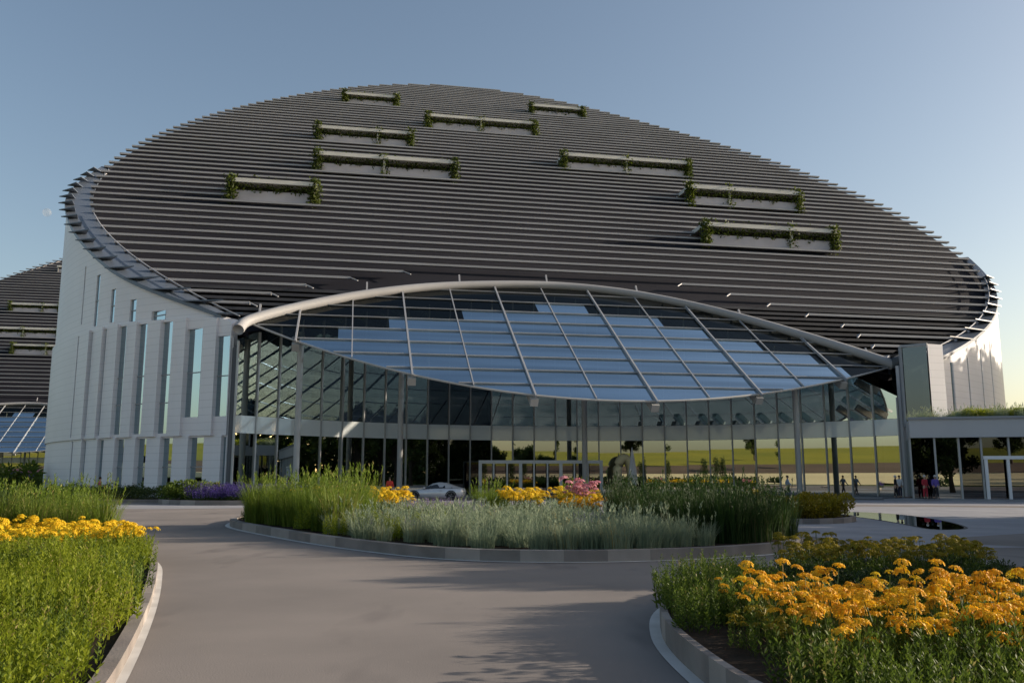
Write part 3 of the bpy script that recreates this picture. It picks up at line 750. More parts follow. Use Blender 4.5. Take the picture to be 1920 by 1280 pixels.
# paved joints in the plaza: dark ring line and the reflecting pool
g = MB(); pl_ = catmull([(16.7+(x_-16.7)*.62, 37+(y_-37)*.9) for x_, y_ in ((16.6, 45), (15.1, 42), (14.7, 37), (13.9, 32.5), (13.2, 29.6), (14.2, 29.2), (15.6, 30.2), (17.4, 33.5), (19.0, 38), (19.6, 42), (18.8, 45))], 6, True)
g.sheet(pl_, .012); tag(g.build('water', M['water']), kind='structure')
g = MB(); g.sheet(offset(pl_, .12), .007); tag(g.build('pool_bed', M['dark']), kind='structure')

# fields and slopes round the site (seen mirrored in the glass)
def ring(name, r0, r1, z0, z1, m_, a0=150, a1=395, n=60):
    g = MB()
    for i in range(n):
        a, b = R(a0+(a1-a0)*i/n), R(a0+(a1-a0)*(i+1)/n)
        wob = lambda t: 1+.08*math.sin(3*t)+.05*math.sin(7*t+1)
        f = lambda r, t, z: (r*wob(t)*math.cos(t), r*wob(t)*math.sin(t), z)
        g.quad(f(r0, a, z0), f(r0, b, z0), f(r1, b, z1), f(r1, a, z1))
    return tag(g.build(name, m_), kind='structure')
ring('wheat_field', 75, 165, .02, 2.9, M['wheat'], 165, 335)
ring('ploughed_field', 165, 240, 2.9, 7., M['plough'], 165, 335)
ring('meadow', 240, 560, 7., 23., M['meadow'], 165, 335)
ring('hill', 560, 1500, 23., 24., M['meadow'], 165, 335)

# ------------------------------------------------------------------ planting
rnd.seed(11)
def inside(p, poly):
    x, y = p; c_ = False; n = len(poly)
    for i in range(n):
        x1_, y1_ = poly[i]; x2_, y2_ = poly[(i+1) % n]
        if (y1_ > y) != (y2_ > y) and x < (x2_-x1_)*(y-y1_)/(y2_-y1_)+x1_: c_ = not c_
    return c_
def scatter(poly, test, gap, lim, region, inset=.25):
    pl2 = offset(poly, -inset); out = []; x0, x1, y0, y1 = region; tries = 0
    while tries < 14000 and len(out) < lim:
        tries += 1; p = (rnd.uniform(x0, x1), rnd.uniform(y0, y1))
        if not inside(p, pl2) or not test(*p): continue
        if all((p[0]-q[0])**2+(p[1]-q[1])**2 > gap*gap for q in out): out.append(p)
    return out
def plant(meshes, pts, z, name, label, cat, group, smin=.85, smax=1.15):
    """meshes: list of variants, each a list of (part name, mesh)"""
    for p in pts:
        var = rnd.choice(meshes); s = rnd.uniform(smin, smax)
        if len(var) == 1: o = bpy.data.objects.new(name, var[0][1]); COL.objects.link(o)
        else:
            o = bpy.data.objects.new(name, None); o.empty_display_size = .2; COL.objects.link(o)
            for item in var:
                c_ = bpy.data.objects.new(item[0], item[1]); COL.objects.link(c_); c_.parent = o
                if len(item) > 2: c_.location = item[2]; c_.rotation_euler = item[3]; c_.scale = (item[4],)*3
        o.location = (p[0], p[1], z); o.rotation_euler = (rnd.uniform(-.05, .05), rnd.uniform(-.05, .05), rnd.uniform(0, 6.28)); o.scale = (s, s, s*rnd.uniform(.9, 1.1))
        tag(o, label, cat, group)
def variants(n, fn, name, mats): return [[(name, mesh_of(fn(), name, mats))] for _ in range(n)]
leafy = variants(5, lambda: spire_mesh(30, .56, .34, .085, .026, 24), 'leafy_plant', M['leaf_bright'])
leafy_mid = variants(4, lambda: spire_mesh(26, .50, .30, .08, .026, 22), 'leafy_plant', M['leaf_mid'])
gr_tall = variants(4, lambda: grass_mesh(380, 1.4, .4, .6, .022), 'ornamental_grass', M['grass_bright'])
gr_dark = variants(4, lambda: grass_mesh(400, 1.35, .5, .5, .022), 'ornamental_grass', M['grass_dark'])
gr_grey = variants(6, lambda: grass_mesh(260, .74, .34, .85, .017), 'blue_fescue', M['grass_grey'])
lav = variants(3, lambda: spire_mesh(60, .7, .4, .06, .02, 16, tipfrac=.35), 'lavender', [M['grass_grey'], M['petal_purple']])
lavd = variants(3, lambda: spire_mesh(80, .8, .7, .12, .06, 14, tipfrac=.75), 'lavender', [M['leaf_dark'], M['petal_indigo']])
bush_o = variants(3, lambda: bush_mesh(900, .6, .75, .10, .05), 'shrub', M['petal_olive'])
bush_d = variants(3, lambda: bush_mesh(900, .5, .5, .07, .03), 'shrub', M['leaf_dark'])
bush_r = variants(3, lambda: bush_mesh(1100, .9, .8, .12, .05, 9), 'shrub', M['leaf_bright'])
bush_g = variants(3, lambda: bush_mesh(700, .8, 1.0, .2, .1), 'shrub', M['leaf_mid'])
HEADS = {}
for c_ in ('orange', 'yellow', 'olive', 'pink'):
    HEADS[c_] = []
    for _ in range(3):
        mb = MB(); umbel(mb, V((0, 0, 0)), .095, 64); HEADS[c_].append(mesh_of(mb, 'flower_head', M['petal_'+c_]))
def flower_var(colr, h, nh, rad, hs, leafm, nstem=14):
    fol = spire_mesh(nstem, h*.8, rad, .10, .03, 15); parts = []
    for _ in range(nh):
        a = rnd.uniform(0, 6.28); r = rad*1.05*math.sqrt(rnd.random()); hz = h*rnd.uniform(.70, 1.14); tip = V((r*math.cos(a), r*math.sin(a), hz))
        b = V((r*.5*math.cos(a), r*.5*math.sin(a), 0)); fol.bar(b, tip, .006, .006)
        parts.append(('flower_head', rnd.choice(HEADS[colr]), tuple(tip), (rnd.uniform(-.3, .3), rnd.uniform(-.3, .3), rnd.uniform(0, 6)), hs*rnd.uniform(.55, 1.2)))
    return [('foliage', mesh_of(fol, 'foliage', M[leafm]), (0, 0, 0), (0, 0, 0), 1)]+parts
fl_or = [flower_var('orange', .5, 8, .28, .82, 'leaf_mid') for _ in range(5)]+[flower_var('yellow', .47, 6, .27, .85, 'leaf_mid')]
fl_ye = [flower_var('yellow', .52, 9, .28, .95, 'leaf_bright') for _ in range(4)]
fl_ol = [flower_var('olive', .6, 11, .32, .9, 'leaf_mid') for _ in range(4)]
fl_pk = [flower_var('pink', 1.0, 10, .35, 1.3, 'leaf_mid') for _ in range(2)]
fl_yt = [flower_var('yellow', .75, 12, .4, 1.3, 'leaf_mid') for _ in range(3)]
fl_ot = [flower_var('orange', .75, 12, .4, 1.2, 'leaf_mid') for _ in range(2)]
# left bed
yel = lambda x, y: y > 15.4-.0*(x) and y < 20.5 and x > -11.5
plant(leafy+leafy[:3]+leafy_mid[:2], scatter(LB, lambda x, y: y < 17.6+.1*(x+8) and abs(x) < .62*y+1.2, .40, 300, (-13, -2, 3.4, 18.5), .22), .1, 'leafy_plant', 'bright green spiky leaved plant massed in the left foreground bed', 'plant', 'green plants in the left foreground bed', .72, 1.22)
plant(fl_ye, scatter(LB, lambda x, y: 17.4+.1*(x+8) < y < 21.2+.1*(x+8)*-1 and x > -13, .42, 90, (-13, -6, 15, 24), .12), .14, 'yellow_flower', 'yellow flowering plant at the road end of the left bed', 'flower', 'yellow flowers in the left bed')
plant(gr_tall, scatter(LB, lambda x, y: 22.6 < y < 27 and -15.2 < x < -9.5, .7, 26, (-17, -9, 22, 28), .45), .14, 'ornamental_grass', 'tall bright ornamental grass clump behind the yellow flowers of the left bed', 'grass clump', 'tall grasses in the left bed', .72, 1.0)
plant(gr_dark, scatter(LB, lambda x, y: 21.6 < y < 25 and -19 < x < -13.6, .8, 16, (-19, -12, 20, 26), .3), .14, 'ornamental_grass', 'darker grass clump behind the yellow flowers at the far left', 'grass clump', 'tall grasses in the left bed', .75, .95)
plant(fl_pk, [(-16.2, 25.5), (-16.8, 26.4), (-16.9, 25.2), (-17.4, 26.1), (-16.5, 24.6)], .14, 'pink_flower', 'pale pink flowering plant among grasses at the left edge', 'flower', 'pink flowers in the left bed')
# island bed
G = 'planting in the central island'
plant(gr_tall, scatter(IS, lambda x, y: x < -4.6-.0*y and 25 < y < 33 and x < -3.8-(y-25)*.25, .72, 26, (-10, -3, 25, 33), .35), .2, 'ornamental_grass', 'tall bright grass clump at the left end of the central island', 'grass clump', G, .8, 1.12)
plant(gr_tall, [(-.9, 34.5), (-.5, 35.2), (-1.2, 35.4), (2.4, 33.5), (2.7, 34.2)], .2, 'ornamental_grass', 'small grass clump standing before the entrance doors in the central island', 'grass clump', G, .8, 1.0)
plant(gr_dark, scatter(IS, lambda x, y: x > 3.7 and y > 21.6 and x > 2.6+(26-y)*.35, .66, 60, (2.5, 8.2, 21, 32), .3), .2, 'ornamental_grass', 'dark green grass clump on the right side of the central island', 'grass clump', G, .72, 1.0)
plant(gr_grey, scatter(IS, lambda x, y: y < 26.5 and -5.2 < x < 4.6 and x < 2.4+(26-y)*.4, .5, 110, (-5.2, 5, 19, 27), .3), .2, 'blue_fescue', 'grey green fescue clump along the front of the central island', 'grass clump', G, .6, 1.1)
plant(bush_d, scatter(IS, lambda x, y: 25 < y < 31 and -5 < x < -2.4, .8, 12, (-5, -2, 25, 31)), .2, 'shrub', 'low dark shrub between the grasses and the fescue of the central island', 'shrub', G, 1., 1.4)
plant(fl_yt, scatter(IS, lambda x, y: 29.5 < y < 37 and -7.6 < x < -4.3, .6, 36, (-7.6, -4.4, 31, 37)), .2, 'yellow_flower', 'yellow flowering plant behind the tall grasses of the central island', 'flower', G, 1.05, 1.35)
plant(lav, scatter(IS, lambda x, y: 28 < y < 32.5 and -3.6 < x < -1.2, .5, 22, (-3.6, -1, 28, 33)), .2, 'lavender', 'purple lavender clump below the parked car in the central island', 'lavender', G, 1.0, 1.2)
plant(fl_yt, scatter(IS, lambda x, y: 31 < y < 36.5 and -.1 < x < 3.2, .65, 20, (-.2, 3.3, 31, 37)), .2, 'yellow_flower', 'low yellow flowering plant before the doors in the central island', 'flower', G, 1.1, 1.3)
plant(gr_grey, scatter(IS, lambda x, y: 26.5 < y < 31 and -1.2 < x < 3., .6, 40, (-1.2, 3, 26, 31)), .2, 'blue_fescue', 'grey green fescue clump in the middle of the central island', 'grass clump', G, .55, .8)
plant(fl_pk, [(2.3, 31.6), (2.65, 32.2), (2.8, 31.5), (2.5, 31.9)], .2, 'pink_flower', 'pink flowering plant above orange flowers in the central island', 'flower', G, 1.2, 1.4)
plant(fl_ot, [(2.1, 30.6), (2.5, 30.5), (2.85, 30.7), (2.3, 30.2)], .2, 'orange_flower', 'orange flowering plant under the pink flowers in the central island', 'flower', G)
plant(leafy_mid, [(-10., 32.6), (-9.7, 32.1), (-9.4, 32.)], .2, 'leafy_plant', 'tiny leafy plant at the left tip of the central island', 'plant', G, .7, .9)
plant(leafy, scatter(IS, lambda x, y: 21.5 < y < 30 and -6.5 < x < -1.5, .8, 26, (-6.5, -1.5, 21, 30), .3), .2, 'leafy_plant', 'light green leafy plant among the grasses at the left front of the central island', 'plant', G, .9, 1.35)
plant(lav, scatter(IS, lambda x, y: 21.5 < y < 27 and -4 < x < 3, 1.1, 12, (-4, 3, 21, 27), .3), .2, 'lavender', 'pale lavender among the fescue of the central island', 'lavender', G, .8, 1.)
plant(bush_o, scatter(I2, lambda x, y: True, .62, 40, (8.5, 14.5, 33, 42), .2), .16, 'shrub', 'yellow green shrub in the small round bed right of the central island', 'shrub', 'shrubs in the small round bed', .95, 1.2)
# right bed
G = 'planting in the right foreground bed'
plant(fl_or, scatter(RB, lambda x, y: 6.75 < y < 9.6 and x > 2.5+(7.4-y)*.05, .33, 120, (2.2, 7.5, 6, 10), .3), .22, 'orange_flower', 'orange flower plant with domed heads in the right foreground bed', 'flower', G, .8, 1.15)
plant(leafy_mid, scatter(RB, lambda x, y: 9.2 < y < 12.6 and x < 3.4, .36, 30, (1.8, 3.4, 9, 12.8), .15), .22, 'leafy_plant', 'leafy green plant at the road edge of the right bed', 'plant', G, .8, 1.05)
plant(leafy_mid, scatter(RB, lambda x, y: 3.4 < y < 6.75 and x > 2.1, .33, 80, (1.9, 5, 3, 6.8), .15), .22, 'leafy_plant', 'leafy green plant in front of the orange flowers of the right bed', 'plant', G, .8, 1.1)
plant(bush_d, scatter(RB, lambda x, y: 9.7 < y < 13 and x > 3.2, .55, 50, (3, 10, 9.6, 13)), .22, 'shrub', 'low grey green shrub behind the orange flowers of the right bed', 'shrub', G, .6, .8)
plant(fl_ol, scatter(RB, lambda x, y: 12.9 < y < 15.3 and .315*y < x < .545*y-.1, .40, 70, (3, 9, 12.8, 17), .15), .22, 'olive_flower', 'olive yellow flowering plant at the back of the right bed', 'flower', G, .72, .92)
plant(fl_ol, [(2.25, 7.9), (2.15, 8.3), (2.35, 7.6)], .22, 'olive_flower', 'small olive yellow flowering plant near the right bed kerb', 'flower', G, .45, .6)
# beds at the wall foot
plant(lavd, scatter(W1, lambda x, y: x > -21, .9, 40, (-25, -13, 55, 63)), .25, 'lavender', 'dark purple lavender clump at the foot of the white wall', 'lavender', 'lavender at the wall foot', 1.1, 1.4)
plant(bush_g, scatter(W1, lambda x, y: x <= -20, 1.1, 10, (-25, -19, 55, 63)), .25, 'shrub', 'green shrub at the left end of the lavender by the white wall', 'shrub', 'shrubs at the wall foot', .8, 1.1)
plant(bush_d, scatter(W2, lambda x, y: True, 1.2, 40, (-41, -20, 60, 72)), .15, 'shrub', 'low dark shrub along the foot of the white wall', 'shrub', 'shrubs at the wall foot', 1.4, 2.)
plant(bush_g, scatter(W3, lambda x, y: True, 3.5, 22, (-112, -46, 84, 142)), .15, 'shrub', 'green shrub on the slope below the distant building', 'shrub', 'shrubs below the distant building', 1.6, 2.4)
pinkb = variants(2, lambda: bush_mesh(500, 1.6, 1.3, .3, .2), 'flowering_shrub', M['petal_pink']); purpb = variants(2, lambda: bush_mesh(500, 1.6, 1.2, .3, .2), 'flowering_shrub', M['petal_purple'])
plant(pinkb, [(-90+1.7*i+rnd.uniform(-.3, .3), 138-.2*i) for i in range(9)], 1.5, 'flowering_shrub', 'pink flowering shrub below the distant left building', 'shrub', 'pink and purple shrubs in the distance', 1.0, 1.2)
plant(purpb, [(-77+1.6*i+rnd.uniform(-.3, .3), 131-.3*i) for i in range(7)], .9, 'flowering_shrub', 'purple flowering shrub beside the white wall in the distance', 'shrub', 'pink and purple shrubs in the distance', 1.0, 1.2)

# ------------------------------------------------------------------ right wing
wg = tag(empty('entrance_wing'), 'low white wing with glass doors and planted roof at the right edge', 'building')
wa, wb = V((30.75, 66.4, 0)), V((60., 59.6, 0)); wd_ = (wb-wa).normalized(); wn = V((wd_.y, -wd_.x, 0)); WL = (wb-wa).length
def wp(a, o, z): q = wa+wd_*a+wn*o; return (q.x, q.y, z)
def wbox(m_, a0, a1, o0, o1, z0, z1): m_.hexa([wp(a0, o0, z0), wp(a1, o0, z0), wp(a1, o1, z0), wp(a0, o1, z0), wp(a0, o0, z1), wp(a1, o0, z1), wp(a1, o1, z1), wp(a0, o1, z1)])
g = MB(); g.hexa([wp(0, .3, 4.75), wp(WL, .3, 4.75), (64, 80, 4.75), (33.6, 73.2, 4.75), wp(0, .3, 6.15), wp(WL, .3, 6.15), (64, 80, 6.15), (33.6, 73.2, 6.15)]); fa = g.build('fascia', M['white'], wg)
g = MB(); wbox(g, -.1, WL, .25, .45, 6.15, 6.32); g.build('coping', M['steel'], fa)
g = MB(); wbox(g, 3., WL, -7.3, -7, .06, 4.7); g.build('inner_wall', M['interior'], wg)
g = MB(); wbox(g, 2.8, WL, -6.9, -.1, .0, .05); g.build('lobby_floor', M['interior_floor'], wg)
xs = [0, 1.75, 3.45, 5.0, 6.9, 8.7, 10.5, 13, 16, 19, 22, 25, WL-.1]
for i in range(len(xs)-1):
    g = MB(); z0 = 3.35 if 3 <= i <= 5 else .1
    wbox(g, xs[i]+.02, xs[i+1]-.02, -.1, -.07, z0, 4.74); g.build('glass_pane', M['glass' if i == 1 else 'dark_glass'], wg)
for x in xs:
    g = MB(); wbox(g, x-.05, x+.07, -.12, .06, .02, 4.74); g.build('mullion', M['mullion'], wg)
dr = empty('entrance_doors'); dr.parent = wg
g = MB(); wbox(g, 5.05, 12.9, .08, .3, 3.08, 3.34)
for x in (5.2, 6.7, 8.0, 9.35, 10.7, 12.1): wbox(g, x-.1, x+.1, .09, .28, .05, 3.07)
wbox(g, 5.1, 12.4, .1, .27, .01, .1); g.build('door_frame', M['door_white'], dr)
for x in (5.2, 6.7, 8.0, 9.35, 10.7):
    g = MB(); wbox(g, x+.12, x+1.2, .16, .19, .11, 3.06); g.build('door', M['door_glass'], dr)
g = MB(); p, q = wp(0, -.1, 0), (33.6, 73.2, 0)
g.hexa([(p[0], p[1], .1), (p[0]+.05, p[1], .1), (q[0], q[1], .1), (q[0]-.05, q[1], .1), (p[0], p[1], 4.74), (p[0]+.05, p[1], 4.74), (q[0], q[1], 4.74), (q[0]-.05, q[1], 4.74)]); g.build('side_wall', M['glass'], wg)
rnd.seed(21)
rg = [wp(rnd.uniform(1, 18)**1.0, -rnd.uniform(.8, 5.5), 0) for _ in range(60)]
plant(bush_r, [q for q in rg if q[0] > 35.5], 6.15, 'shrub', 'bright green shrub on the roof of the right wing', 'shrub', 'roof garden of the right wing', .8, 1.2)
plant(gr_grey, [wp(a, -rnd.uniform(.7, 3.5), 0) for a in [1+.45*i for i in range(24)]], 6.15, 'blue_fescue', 'grey green grass tuft along the roof edge of the right wing', 'grass clump', 'roof garden of the right wing', .9, 1.4)

# ------------------------------------------------------------------ trees: a grove off to the right (it shades the island), trees on the meadow behind
rnd.seed(5)
TM = []
for h, cr, n, th in ((9, 3.2, 8200, 2.2), (11, 3.6, 9000, 3.), (8, 3., 7500, 1.6)):
    a, b = tree_mesh(h, cr, n, th); TM.append((mesh_of(a, 'trunk', M['bark']), mesh_of(b, 'crown', M['tree_leaf'])))
def tree(x, y, z, k_, s, label, group):
    o = empty('broadleaf_tree', (x, y, z), rnd.uniform(0, 6.28)); o.scale = (s, s, s)
    for nm, me in zip(('trunk', 'crown'), TM[k_]):
        c_ = bpy.data.objects.new(nm, me); COL.objects.link(c_); c_.parent = o
    tag(o, label, 'tree', group)
for x, y, k_, s in ((28.6, 38.5, 0, 1.0), (32, 36, 2, 1.05), (23.8, 28, 2, .85), (34, 30, 0, 1.), (17.2, 13.6, 2, .64), (17.6, 18.6, 2, .70), (19.6, 18.2, 0, .64), (22.3, 20.2, 0, .76), (26, 21.5, 0, .82), (22, 20.8, 2, .85), (24.5, 23.5, 2, .85), (52, 33, 1, 1.3), (58, 24, 1, 1.3), (64, 40, 1, 1.4), (70, 28, 1, 1.4), (60, 14, 1, 1.2), (86, 86, 1, 2.3), (91, 94, 1, 2.4), (86, 102, 1, 2.3), (93, 109, 1, 2.5)):  # the last, tallest ones are added to shade the sunlit right wall
    tree(x, y, 0, k_, s, 'unseen broadleaf shade tree right of the drive', 'trees right of the drive')
for x, y, z, k_, s in ((-60, -140, 3, 1, 1.3), (-72, -150, 3, 0, 1.5), (-95, -230, 9, 1, 1.6), (-110, -236, 9, 2, 1.8), (-30, -250, 10, 0, 1.7), (-20, -245, 10, 1, 1.5), (40, -200, 7, 1, 1.6), (55, -190, 6, 0, 1.6), (80, -150, 4, 1, 1.7), (-170, -200, 9, 2, 1.8), (-140, -120, 4, 0, 1.4), (100, -90, 2, 1, 1.6), (115, -60, 1, 0, 1.7), *[(112+6*math.sin(q*2.3), -70+q*7.5, 0, q % 3, 1.35+.2*math.sin(q)) for q in range(18)]):
    tree(x, y, z, k_, s, 'broadleaf tree on the fields behind the viewpoint', 'trees on the fields')

cyp = [mesh_of(bush_mesh(1100, .9, 5.6, .35, .12, 9), 'cypress', M['leaf_dark']) for _ in range(2)]
for i in range(11):
    o = bpy.data.objects.new('cypress_tree', cyp[i % 2]); COL.objects.link(o); o.location = (-52+5.6*i+rnd.uniform(-1.5, 1.5), -24+rnd.uniform(-6, 5), 0); o.scale = (.9, .9, rnd.uniform(.8, 1.15))
    tag(o, 'narrow dark cypress in the row behind the viewpoint', 'tree', 'cypress row')
g = MB()
for _ in range(24000):
    t_ = rnd.random(); p = V((84+6*math.sin(t_*5)+rnd.uniform(-2, 2), -75+t_*150, rnd.uniform(0, 12+1.5*math.sin(t_*31)))); leafq(g, p, rdir(), 1.2, .9)
tag(g.build('hedge', M['leaf_dark']), 'tall dark hedge added out of view right of the drive to darken the glass reflections', 'hedge')  # added out of view to block the sky glow mirrored in the glass
g = MB()
for _ in range(5000):
    t_ = rnd.random(); p = V((-75+t_*110, -34+rnd.uniform(-1, 1)+5*math.sin(t_*6), rnd.uniform(0, 1.5))); leafq(g, p, rdir(), .7, .4)
tag(g.build('hedge', M['leaf_dark']), 'low hedge along the field behind the viewpoint', 'hedge')
# ------------------------------------------------------------------ car
M['car'] = mat('car_paint', (.62, .64, .67), .25, (.58, .60, .63), .3, metal=.3, spec=.6)
M['car_glass'] = mat('car_glass', (.02, .025, .03), .08, spec=.8)
M['rubber'] = mat('rubber', (.02, .02, .02), .8); M['rim'] = mat('wheel_rim', (.35, .36, .38), .35, metal=.6)
M['lamp_clear'] = mat('lamp_clear', (.7, .72, .75), .15, spec=.8); M['lamp_red'] = mat('lamp_red', (.35, .02, .02), .25)
def car(loc, rz):
    t = empty('parked_car', loc, rz); tag(t, 'silver white coupe parked in front of the glass entrance', 'car')
    # stations along x (front at -x): x, half width, belt height, sill, roof height, roof half width
    st = [(-2.32, .62, .52, .34, .55, .5), (-2.2, .80, .60, .24, .64, .66), (-1.7, .91, .70, .20, .76, .74), (-1.0, .93, .80, .19, .86, .76), (-.75, .93, .83, .19, .93, .74), (-.1, .94, .86, .19, 1.28, .62), (.35, .94, .87, .19, 1.36, .60), (.9, .94, .88, .19, 1.33, .59), (1.45, .94, .90, .20, 1.14, .60), (1.95, .90, .90, .24, .98, .62), (2.25, .80, .86, .32, .90, .58), (2.34, .66, .72, .42, .74, .5)]
    mb = MB(); rings = []
    for x, w_, be, si, ro, rw in st:
        half = [(0, si), (w_*.86, si), (w_*.97, si+.12), (w_, (si+be)/2), (w_*.97, be-.05), (w_*.9, be), (rw, ro-.06 if ro-be > .1 else ro-.01), (rw*.6, ro), (0, ro+.015)]
        rg_ = [(x, y, z) for y, z in half]+[(x, -y, z) for y, z in reversed(half[1:-1])]
        b_ = len(mb.v); mb.v += rg_; rings.append(b_)
    n = 16
    for a, b in zip(rings, rings[1:]):
        for k_ in range(n): mb.f.append((a+k_, b+k_, b+(k_+1) % n, a+(k_+1) % n)); mb.m.append(0)
    mb.f.append(tuple(rings[0]+i for i in range(n))); mb.f.append(tuple(rings[-1]+i for i in reversed(range(n)))); mb.m += [0, 0]
    mb.build('body', M['car'], t, smooth=True)
    def P(i, j, s_, o=.012):
        x, w_, be, si, ro, rw = st[i]; y = w_*.9 if j == 0 else rw; z = be+.04 if j == 0 else ro-.09
        return V((x, s_*(y+o-(.02 if j == 0 else 0)), z))
    for s_ in (-1, 1):
        for i0, i1 in ((4, 6), (6, 9)):
            g = MB()
            for i in range(i0, i1): g.quad(P(i, 0, s_), P(i+1, 0, s_), P(i+1, 1, s_), P(i, 1, s_))
            g.build('side_window', M['car_glass'], t)
        for x in (-1.42, 1.42):
            wo = MB(); wo.tube([(x, s_*.78, .335), (x, s_*.985, .335)], .335, 20); w_ = wo.build('wheel', M['rubber'], t)
            g = MB(); g.tube([(x, s_*.98, .335), (x, s_*.992, .335)], .225, 16)
            g.build('wheel_rim', M['dark'], w_)
            g = MB()
            for k_ in range(5):
                an = k_*2*math.pi/5; g.bar((x, s_*.995, .335), (x+.21*math.cos(an), s_*.995, .335+.21*math.sin(an)), .05, .02)
            g.build('spokes', M['rim'], w_)
            g = MB(); pts = [(x+.40*math.cos(q), s_*.945, .335+.40*math.sin(q)) for q in [math.pi*i/12 for i in range(13)]]; g.tube(pts, .04, 6); g.build('wheel_arch', M['rubber'], t)
        g = MB(); g.ball((-2.1, s_*.66, .58), .16, 8, 6, (1.0, .8, .45)); g.build('headlight', M['lamp_clear'], t)
        g = MB(); g.ball((2.22, s_*.6, .76), .16, 8, 6, (.6, 1.1, .3)); g.build('tail_light', M['lamp_red'], t)
        g = MB(); g.ball((-.62, s_*1.0, .95), .1, 8, 6, (.8, 1.1, .7)); g.build('wing_mirror', M['car'], t)
        g = MB(); g.bar((.55, s_*.94, .74), (.75, s_*.94, .74), .02, .03); g.build('door_handle', M['rim'], t)
    g = MB(); a, b = st[4], st[5]
    g.quad((a[0]-.02, a[5]*.9, a[4]+.0), (a[0]-.02, -a[5]*.9, a[4]+.0), (b[0], -b[5]*.85, b[4]+.01), (b[0], b[5]*.85, b[4]+.01)); g.build('windscreen', M['car_glass'], t)
    return t
car((-5.95, 66.8, 0.0), R(-6))

# ------------------------------------------------------------------ people
M['skin'] = mat('skin', (.45, .28, .20), .6); M['eye'] = mat('eye', (.02, .015, .012), .4)
def cloth(n, c): M.setdefault(n, mat(n, c, .85)); return M[n]
def skinned(name, verts, edges, rad, m_, parent, sub=2, root=0):
    me = bpy.data.meshes.new(name); me.from_pydata(verts, edges, []); o = bpy.data.objects.new(name, me); COL.objects.link(o)
    sk = o.modifiers.new('skin', 'SKIN'); sk.use_smooth_shade = True
    for i, r in enumerate(rad): me.skin_vertices[0].data[i].radius = (r, r) if not isinstance(r, tuple) else r
    me.skin_vertices[0].data[root].use_root = True
    s = o.modifiers.new('sub', 'SUBSURF'); s.levels = sub; s.render_levels = sub
    dg = bpy.context.evaluated_depsgraph_get(); m2 = bpy.data.meshes.new_from_object(o.evaluated_get(dg)); bpy.data.objects.remove(o)
    m2.materials.clear(); m2.materials.append(m_); o2 = bpy.data.objects.new(name, m2); COL.objects.link(o2); o2.parent = parent; return o2
def person(loc, rz, label, top, bottom, hair, stride=.1, bend=.25, s=1., skirt=False, hat=False):
    t = empty('person', loc, rz); t.scale = (s, s, s); tag(t, label, 'person')
    hp, kn, an = .93, .50, .08
    v, e, r = [], [], []
    def add(p, rr, par=None):
        v.append(p); r.append(rr)
        if par is not None: e.append((par, len(v)-1))
        return len(v)-1
    pe = add((0, 0, hp), .13); wa_ = add((0, 0, 1.12), (.13, .10), pe); ch = add((0, 0, 1.32), (.155, .115), wa_); nk0 = add((0, 0, 1.47), .07, ch); nk = add((0, -.01, 1.53), .055, nk0)
    hd = add((0, -.02, 1.63), (.078, .095), nk); tp = add((0, -.015, 1.72), (.07, .085), hd); add((0, -.125, 1.615), .014, hd)
    sh = {}
    for sd_ in (-1, 1):
        f = stride*sd_
        h = add((.095*sd_, 0, hp-.06), .095, pe); k_ = add((.10*sd_, -f*.6-.01, kn), .06, h); a = add((.10*sd_, -f+max(0, -f)*.0, an+.02), .042, k_); add((.11*sd_, -f-.15, .035), .035, a)
        s1 = add((.18*sd_, 0, 1.41), .06, ch); el = add((.245*sd_, .02+f*.4, 1.14), .042, s1); wr = add((.255*sd_, -.14*bend*4+f*.5, .93+.1*bend), .03, el)
        pa = add((.255*sd_, -.17*bend*4+f*.5-.02, .87+.1*bend), (.022, .04), wr); px, py, pz = v[pa]
        for q in range(4): 
            m1 = add((px-.004*sd_, py-.03+.02*q, pz-.045), .009, pa); add((px-.014*sd_, py-.03+.02*q, pz-.085-.006*(q in (1, 2))), .008, m1)
        th_ = add((px-.02*sd_, py-.045, pz+.0), .010, pa); add((px-.026*sd_, py-.055, pz-.03), .009, th_)
        sh[sd_] = (v[h], v[k_], v[a], v[s1], v[el], v[wr])
    skinned('body', v, e, r, M['skin'], t)
    # clothes
    vv = [(0, 0, hp-.05), (0, 0, 1.12), (0, 0, 1.33), (0, 0, 1.46)]; ee = [(0, 1), (1, 2), (2, 3)]; rr = [(.155, .13), (.15, .12), (.175, .135), .085]
    for sd_ in (-1, 1):
        b = len(vv); vv += [sh[sd_][3], sh[sd_][4], tuple(.9*q+.1*w_ for q, w_ in zip(sh[sd_][5], sh[sd_][4]))]; ee += [(2, b), (b, b+1), (b+1, b+2)]; rr += [.078, .058, .046]
    skinned('top', vv, ee, rr, top, t, root=1)
    vv = [(0, 0, hp+.04), (0, 0, hp-.04)]; ee = [(0, 1)]; rr = [(.145, .12), (.14, .13)]
    for sd_ in (-1, 1):
        b = len(vv); a, k_ = sh[sd_][2], sh[sd_][1]; vv += [sh[sd_][0], k_, (a[0], a[1], a[2]+.05)]; ee += [(1, b), (b, b+1), (b+1, b+2)]; rr += [.112, .077, .062]
    skinned('trousers', vv, ee, rr, bottom, t, root=1)
    g = MB(); g.ball((0, .005, 1.695), .105, 12, 8, (.9, 1.08, .95))
    if hat: g.tube([(0, -.02, 1.70), (0, -.02, 1.715)], .17, 14)
    g.build('hat' if hat else 'hair', hair, t, smooth=True)
    for sd_ in (-1, 1):
        g = MB(); g.ball((.033*sd_, -.105, 1.645), .011, 6, 4); g.build('eye', M['eye'], t)
        g = MB(); g.ball((.11*sd_, -.12-stride*sd_*1.0, .045), .05, 8, 6, (.9, 2.4, .8)); g.build('shoe', M['rubber'], t)
    return t
